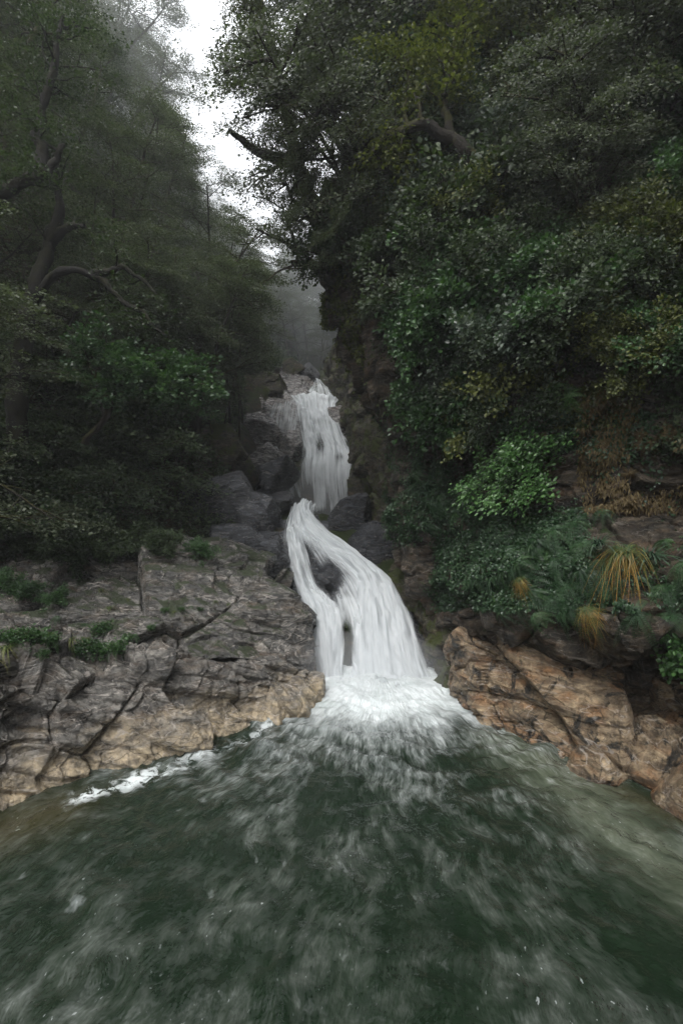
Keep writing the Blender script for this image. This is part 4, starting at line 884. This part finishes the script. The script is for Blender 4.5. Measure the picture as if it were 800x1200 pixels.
def shrub(kind, px, py, s, tilt=.65, out=0.0):
    if kind == 'grey' and 235 < py < 540 and px < 575: kind = 'dark'; s *= .85
    if 290 < py < 490 and px < 480: s = min(s, .5); px = max(px, 415+max(0, py-400)*.6)
    p, n = cliff_at(px, py+s*25); ks = SHR[kind]
    put(ks[rnd.randint(len(ks))], p+n*out, s*p[1]/10.5, rnd.rand()*6.3, n=n, tilt=tilt, look=LOOK[kind], cat='tree' if kind == 'grey' else 'shrub', group='shrubs growing out of the cliff')
HAND = [('silver', 640, 190, 1.1), ('silver', 620, 215, .9), ('silver', 490, 240, 1.0), ('silver', 495, 275, .8), ('silver', 450, 300, .7), ('green', 560, 385, 1.25), ('silver', 590, 375, 1.1), ('green', 500, 385, .8), ('green', 505, 405, .7), ('silver', 530, 395, .9),
        ('olive', 610, 50, 1.5), ('olive', 625, 85, 1.2), ('olive', 560, 60, 1.2), ('olive', 755, 260, 1.1), ('olive', 775, 285, 1.1), ('olive', 770, 370, 1.0), ('olive', 745, 400, .8), ('grey', 770, 130, 1.1), ('grey', 700, 150, 1.2), ('grey', 735, 60, 1.2),
        ('grey', 560, 20, 1.3), ('grey', 660, 10, 1.3), ('grey', 690, 230, .9), ('green', 640, 300, .9), ('green', 610, 320, .8), ('dark', 560, 250, 1.4), ('dark', 530, 300, 1.3), ('dark', 600, 430, 1.1), ('green', 515, 440, .9), ('green', 545, 455, .9),
        ('dark', 475, 330, 1.1), ('dark', 450, 350, .8), ('grey', 440, 60, 1.2), ('grey', 400, 200, 1.2), ('grey', 400, 270, 1.1), ('dark', 660, 350, 1.1), ('dark', 700, 320, 1.0), ('olive', 700, 380, .9), ('grey', 780, 20, 1.2)]
for h in HAND: shrub(*h)
gy = -30
while gy < 470:
    gx = (410 if gy < 250 else 460 if gy < 370 else 495)+rnd.rand()*30
    while gx < 850:
        if rnd.rand() < .8 and not (gx > 660 and gy > 410):
            kind = rnd.choice(['grey', 'olive', 'dark', 'green', 'silver'], p=[.3, .24, .26, .15, .05] if gy < 250 else [.1, .2, .42, .22, .06])
            shrub(kind, gx+rnd.uniform(-15, 15), gy+rnd.uniform(-15, 15), rnd.uniform(.7, 1.25)*(1.15 if gy < 200 else .9))
        gx += rnd.uniform(44, 66)
    gy += 46
# the bright bush
bb = make_shrub('bright_bush', 51, r=1.05, stems=13, leafn=32, leaf=.058, mat='bright', rad=.17, flat=.8, wid=.36, jit=.7, subs=7)
p, n = cliff_at(612, 560)
put(bb, p+n*.1, (1.35, .9, .85), .4, n=n, tilt=.55, cat='shrub', label='bright green broadleaf bush glowing against the dark cliff')
b2 = make_shrub('bright_bush', 52, r=.35, stems=6, leafn=16, leaf=.07, mat='bright', rad=.12, subs=3)
for (px, py, s, lb) in [(800, 768, 1.0, 'small bright green leafy plant at the edge below the ferns'), (790, 785, .8, 'smallest bright green sprig hanging over the dark hollow'), (615, 610, .5, 'tiny bright sprig below the bright green bush')]:
    p, n = cliff_at(px, py); put(b2, p, s, rnd.rand()*6, n=n, tilt=.6, cat='plant', label=lb)

# ---- ferns
FB = [make_fern('fern', 61, 11, .62, .5, 1.0, 'bluefern', True, pin=.26), make_fern('fern', 62, 10, .56, .45, 1.2, 'bluefern', True, pin=.28)]
FH = [make_fern('fern', 63, 7, .5, .2, 1.3, 'fern', pin=.17), make_fern('fern', 64, 6, .45, .25, 1.5, 'fern', pin=.19), make_fern('fern', 65, 8, .4, .3, 1.2, 'green', pin=.22)]
for (px, py, s) in [(650, 650, .9), (680, 632, 1.0), (705, 655, 1.0), (665, 680, .9), (640, 690, .8), (700, 690, .85), (755, 655, 1.0), (775, 690, 1.0), (735, 640, .9), (800, 660, 1), (690, 720, .6), (655, 718, .6), (625, 715, .6), (780, 720, .7), (668, 610, .8), (700, 605, .7), (640, 625, .8)]:
    p, n = cliff_at(px, py); put(FB[rnd.randint(2)], p+n*.05, s*.95, rnd.rand()*6, n=n, tilt=.55, look='blue green lacy fern', cat='fern', group='ferns on the cliff ledge')
for i in range(120):
    py = rnd.uniform(545, 715); c_ = 470+(py-545)*.42; px = rnd.uniform(c_-6, c_+135 if py > 600 else c_+90)
    if i > 95: px, py = rnd.uniform(560, 830), rnd.uniform(590, 720)
    p, n = cliff_at(px, py)
    put(FH[rnd.randint(3)], p+n*.04, rnd.uniform(.75, 1.2), rnd.rand()*6, n=n, tilt=.7, look='dark hanging fern', cat='fern', group='dark ferns hanging down the cliff')
yf = make_fern('fern', 66, 7, .5, .3, 1.2, 'bright', pin=.2)
for (px, py, s) in [(650, 455, 1), (668, 458, .9), (636, 462, .7), (795, 400, .5)]:
    p, n = cliff_at(px, py); put(yf, p+n*.3, s, rnd.rand()*6, n=n, tilt=.6, look='yellow green drooping fern', cat='fern', group='yellow green ferns under the dark ledge')
dryf = make_fern('dry_fern', 67, 7, .6, .1, 1.7, 'dry', pin=.12)
for i in range(16):
    px, py = rnd.uniform(690, 815), rnd.uniform(480, 560)
    p, n = cliff_at(px, py); put(dryf, p+n*.05, rnd.uniform(.6, 1.1), rnd.rand()*6, n=n, tilt=.8, look='brown withered hanging fern', cat='fern', group='brown withered ferns hanging on the cliff')

# ---- tussocks and grass
ts = make_tuft('tussock', 81, 280, .95, .006, 'tussock', up=.55, droop=1.5, spread=.55)
for (px, py, s, lb) in [(728, 662, 1.15, 'large orange tipped tussock drooping over the cliff ledge'), (693, 715, .55, 'narrow orange tussock hanging just under the large one'), (612, 690, .42, 'small yellow brown tussock at the near end of the ferns')]:
    p, n = cliff_at(px, py); put(ts, p+n*.2+np.array([0, 0, .1]), (s, s, s*1.05), rnd.rand()*6, n=n, tilt=.35, cat='tussock', label=lb, group='orange tussocks on the cliff ledge')
sg = make_tuft('strap_plant', 82, 60, .55, .02, 'strap', up=.8, droop=1.0, spread=.8)
p, n = cliff_at(500, 568); put(sg, p+n*.1, 1.0, 0, n=n, tilt=.5, cat='plant', label='dark strap leaved clump above the hanging ferns')
for (px, py, s, lb) in [(760, 655, 1.0, 'green strap leaved clump sprouting behind the large tussock'), (700, 640, .8, 'green arching strap leaves above the blue green ferns')]:
    p, n = cliff_at(px, py); put(sg, p+n*.15, s, 1, n=n, tilt=.4, cat='plant', label=lb)
def sheet_at(G, px, py):
    P = G.reshape(-1, 3); d = np.hypot(400+FPX*P[:, 0]/P[:, 1]-px, 600-FPX*(P[:, 2]-CAMZ)/P[:, 1]-py)
    c_ = np.where(d < max(d.min()+2, 3))[0]; return P[c_[np.argmin(P[c_, 1])]].copy()
gt_ = make_tuft('grass_tuft', 83, 90, .42, .006, 'grass', up=.75, droop=1.2, spread=.6)
hb = make_shrub('ledge_herb', 84, r=.27, stems=9, leafn=16, leaf=.042, mat='green', rad=.10, subs=3, wid=.45)
for (G, px, py, s) in [(GL, 10, 762, 1.1), (GL, -20, 765, 1), (GL, 85, 752, 1.0), (GL, 100, 748, .8), (GU, 130, 712, .7), (GU, 165, 760, .6), (GU, 255, 705, .45), (GU, 268, 706, .4), (GU, 205, 715, .35), (GL, 60, 745, .7), (GU, 120, 690, .6), (GU, 150, 700, .4)]:
    put(gt_, sheet_at(G, px, py), s, rnd.rand()*6, look='yellow green grass tuft', cat='grass tuft', group='grass tufts on the ledges')
for (G, px, py, s) in [(GL, 45, 748, 1.2), (GL, 30, 745, 1.0), (GL, 60, 752, .8), (GL, 105, 757, 1.1), (GL, 122, 762, 1.0), (GL, 140, 757, .9), (GU, 150, 745, .6), (GL, 0, 745, .8), (GU, 118, 735, .9), (GL, 52, 768, .5), (GU, 235, 712, .4), (GU, 190, 715, .4), (GU, 215, 712, .35), (GU, 180, 735, .4)]:
    put(hb, sheet_at(G, px, py), s*.75, rnd.rand()*6, look='low fresh green herb', cat='plant', group='green herbs on the ledges')

for (G, px, py, s) in [(GL, 40, 742, .75), (GL, 62, 747, .6), (GL, 112, 752, .8), (GL, 130, 758, .65), (GL, 15, 748, .6), (GU, 160, 742, .5), (GU, 100, 730, .6), (GU, 225, 708, .35), (GL, 98, 762, .5), (GU, 70, 722, .55), (GU, 30, 715, .6)]:
    put(FH[2], sheet_at(G, px, py), s, rnd.rand()*6, look='small green fern', cat='fern', group='small ferns rooted on the ledges')
# ---- shrubs and ferns of the dark slope
US = [make_shrub('forest_shrub', 91, r=1.2, mat='dark', leafn=60, leaf=.09), make_shrub('forest_shrub', 92, r=1.2, mat='green', leafn=40, leaf=.085), make_tree('forest_shrub', 93, 2.4, .04, 8, .15, 1.5, leafn=60, rad=.38, leaf=.07, mat='dark', subs=4)]
gy = 470
while gy < 660:
    gx = -20
    while gx < 330:
        if rnd.rand() < .85:
            p = ground_at(gx+rnd.uniform(-12, 12), gy+rnd.uniform(-10, 10)); p[2] -= .1
            k = rnd.choice(3, p=[.45, .2, .35])
            if p[1] < 40 and all(clear(p+np.array([r_, 0, h_])) for r_ in (0, .9, 1.8, 2.6) for h_ in (0, 1.2)): put(US[k], p, rnd.uniform(.8, 1.2)*min(p[1]/13, 1.6), rnd.rand()*6, n=(.6, -.5, 1), tilt=.6, look=['dark leafy forest shrub', 'deep green forest shrub', 'thin spreading forest sapling'][k], cat='shrub', group='undergrowth shrubs on the shadowed slope')
        gx += rnd.uniform(30, 46)
    gy += 32

for (px, py, s_) in [(-20, 640, 1.0), (15, 645, .9), (50, 650, .8), (85, 650, .9), (120, 652, .8), (155, 648, .7), (195, 648, .6), (235, 652, .5), (5, 690, .5), (35, 700, .4), (70, 705, .35)]:
    p = sheet_at(GU, px, py); put(US[0 if s_ > .55 else 1], p, s_*.8, rnd.rand()*6, n=(.3, -.6, 1), tilt=.7, look='dark ledge top shrub', cat='shrub', group='shrubs along the back of the rock ledge')
# ---- ground cover nobody could count
def scatter(name, P, N, size, rs, mat, label, up=.5, hang=.5, six=False, wid=.42, lift=.03):
    m = len(P); A = rs.normal(size=(m, 3))*.7+N*.6; A[:, 2] -= hang
    NN = N+np.array([0, 0, up])+rs.normal(size=(m, 3))*.45
    L = size*rs.uniform(.6, 1.4, m)
    tag(obj(name, leafmesh(name, P+N*lift*rs.rand(m, 1)*3, A, NN, L, L*wid, rs, mat, six)), label, kind='stuff')
rs = np.random.RandomState(77)
area = np.linalg.norm(np.cross(np.gradient(GC, axis=0), np.gradient(GC, axis=1)), axis=2).ravel()
D2 = np.maximum(_G2[:, 1], 4)**2
noi = fbm(_G2*.55, 3)
vis = (_pX > 370)&(_pX < 900)&(_pY > -120)&(_pY < 790)&(_G2[:, 1] > 4)
def cover(cond, k, size, mat, name, label, **kw):
    pr = area/D2*vis*cond; pr = pr/pr.sum(); i = rs.choice(len(pr), k, p=pr)
    P = _G2[i]+rs.normal(size=(k, 3))*.025; scatter(name, P, _N2[i], size*(.6+P[:, 1]/25), rs, mat, label, **kw)
recess = np.exp(-((_pX-450)/45)**2-((_pY-480)/70)**2)
veg = smooth(-.25, .35, noi)*(1-.93*np.minimum(recess*1.6, 1))*np.where(_pY > 730, .0, 1)*np.where((_pX > 690)&(_pY > 560)&(_pY < 640), .15, 1)
cover(veg*smooth(-.1, .25, fbm(_G2*1.3+20, 2))*(_pY < 500), 110000, .062, 'olive', 'undergrowth', 'low olive green scrub and moss clothing the upper cliff')
cover(smooth(0, .4, -noi)*(_pY < 540)*(1-np.minimum(recess*1.6, 1)), 60000, .06, 'dark', 'undergrowth', 'dark low scrub filling the gaps on the upper cliff')
cover(veg*(_pY > 480)*(_pY < 715), 60000, .055, 'fern', 'undergrowth', 'small dark leaves and moss covering the lower cliff', hang=1.0)
cover((_pX > 680)*(_pY > 420)*(_pY < 600)*smooth(-.1, .3, fbm(_G2*.9+9, 3)), 14000, .10, 'dry', 'dry_vegetation', 'brown dead fronds and roots matted on the cliff', hang=2.0, wid=.12)
# forest floor cover
k = 300000; yy = 10+rs.rand(k)**1.3*62; xx = np.interp(yy, YK, XL)+1.2-rs.rand(k)**1.2*(6+yy*.45); zz = ground_z(xx, yy)
P = np.stack([xx, yy, zz+rs.rand(k)*.35], 1); px = 400+FPX*xx/yy; m = (px > -60)&(px < 420)&(fbm(P*.5, 3) > -.3)&((yy > 16.5)|(xx < np.interp(yy, YK, XL)))
py = 600-FPX*(P[:, 2]-CAMZ)/yy; m &= ~((px > 285)&(px < 445)&(py > 432)&(yy < 45))
scatter('undergrowth', P[m], np.tile([.6, -.4, .7], (m.sum(), 1)), .05*(.6+P[m][:, 1]/14), rs, 'dark', 'dim leafy undergrowth carpeting the forested slope', lift=.1)
k = 60000; yy = 14+rs.rand(k)*50; xx = np.interp(yy, YK, XR)+rs.rand(k)*8*rs.rand(k); zz = ground_z(xx, yy)
P = np.stack([xx, yy, zz+rs.rand(k)*.3], 1); px = 400+FPX*xx/yy; py = 600-FPX*(P[:, 2]-CAMZ)/yy; m = ~((px > 285)&(px < 440)&(py > 425)); P = P[m]; yy = yy[m]; k = len(P)
scatter('undergrowth', P, np.tile([-.7, -.4, .5], (k, 1)), .05*(.6+yy/14), rs, 'olive', 'grey green scrub on the far bank above the mossy wall', lift=.1)

# ------------------------------------------------------------------ labels
LAND = [('the bright green bush', 605, 525), ('the orange tussocks', 720, 700), ('the upper waterfall', 385, 530), ('the lower waterfall', 430, 700), ('the black overhang', 450, 480),
        ('the sky gap', 265, 150), ('the wet grey slab', 230, 690), ('the yellow green ferns', 655, 460), ('the thick mossy limb', 310, 175), ('the golden mossy limb', 495, 155),
        ('the glossy lit shrub', 170, 430), ('the gnarled mossy tree', 60, 330), ('the pale rock shelf', 200, 810), ('the withered brown ferns', 750, 520), ('the valley head', 350, 380), ('the cliff top corner', 780, 20)]
ORD = ['highest', 'second highest', 'third highest', 'fourth highest', 'fifth highest', 'sixth highest', 'seventh highest', 'eighth highest', 'ninth highest', 'tenth highest']
ORD2 = ['leftmost', 'second from left', 'third from left', 'fourth from left', 'fifth from left', 'sixth from left', 'seventh from left', 'eighth from left']
def label_all():
    cells = {}
    for (o, look, p) in PLACED:
        x, y = px_of(p+np.array([0, 0, 3.5 if look.endswith('beech tree') else .3]))
        nm, lx, ly = min(LAND, key=lambda l: math.hypot(l[1]-x, l[2]-y)); dx, dy = x-lx, y-ly
        if math.hypot(dx, dy) < 28: rel = 'right beside'
        elif abs(dy) > abs(dx)*1.3: rel = 'above' if dy < 0 else 'below'
        elif abs(dx) > abs(dy)*1.3: rel = 'left of' if dx < 0 else 'right of'
        else: rel = ('above and ' if dy < 0 else 'below and ')+('left of' if dx < 0 else 'right of')
        cells.setdefault((look, rel, nm), []).append((y, x, o))
    for (look, rel, nm), v in cells.items():
        v.sort(key=lambda a: a[0]); base = f'{look} {rel} {nm}'
        if len(v) == 1: v[0][2]['label'] = base; continue
        rows = [v[i:i+8] for i in range(0, len(v), 8)]
        for ri, row in enumerate(rows):
            if len(rows) == 1:
                if len(row) <= 3:
                    for k_, (_, _, o) in enumerate(row): o['label'] = f'{base}, {("highest", "lowest")[k_] if len(row) == 2 else ("highest", "middle one", "lowest")[k_]}'
                else:
                    for k_, (_, _, o) in enumerate(row): o['label'] = f'{base}, {ORD[k_]}'
            else:
                row.sort(key=lambda a: a[1]); lv = ['top row', 'second row', 'third row', 'fourth row', 'fifth row', 'sixth row'][min(ri, 5)]
                for k_, (_, _, o) in enumerate(row): o['label'] = f'{base}, {lv} {ORD2[k_]}'
label_all()
air()
print('built in', round(time.time()-T0, 1), 's')
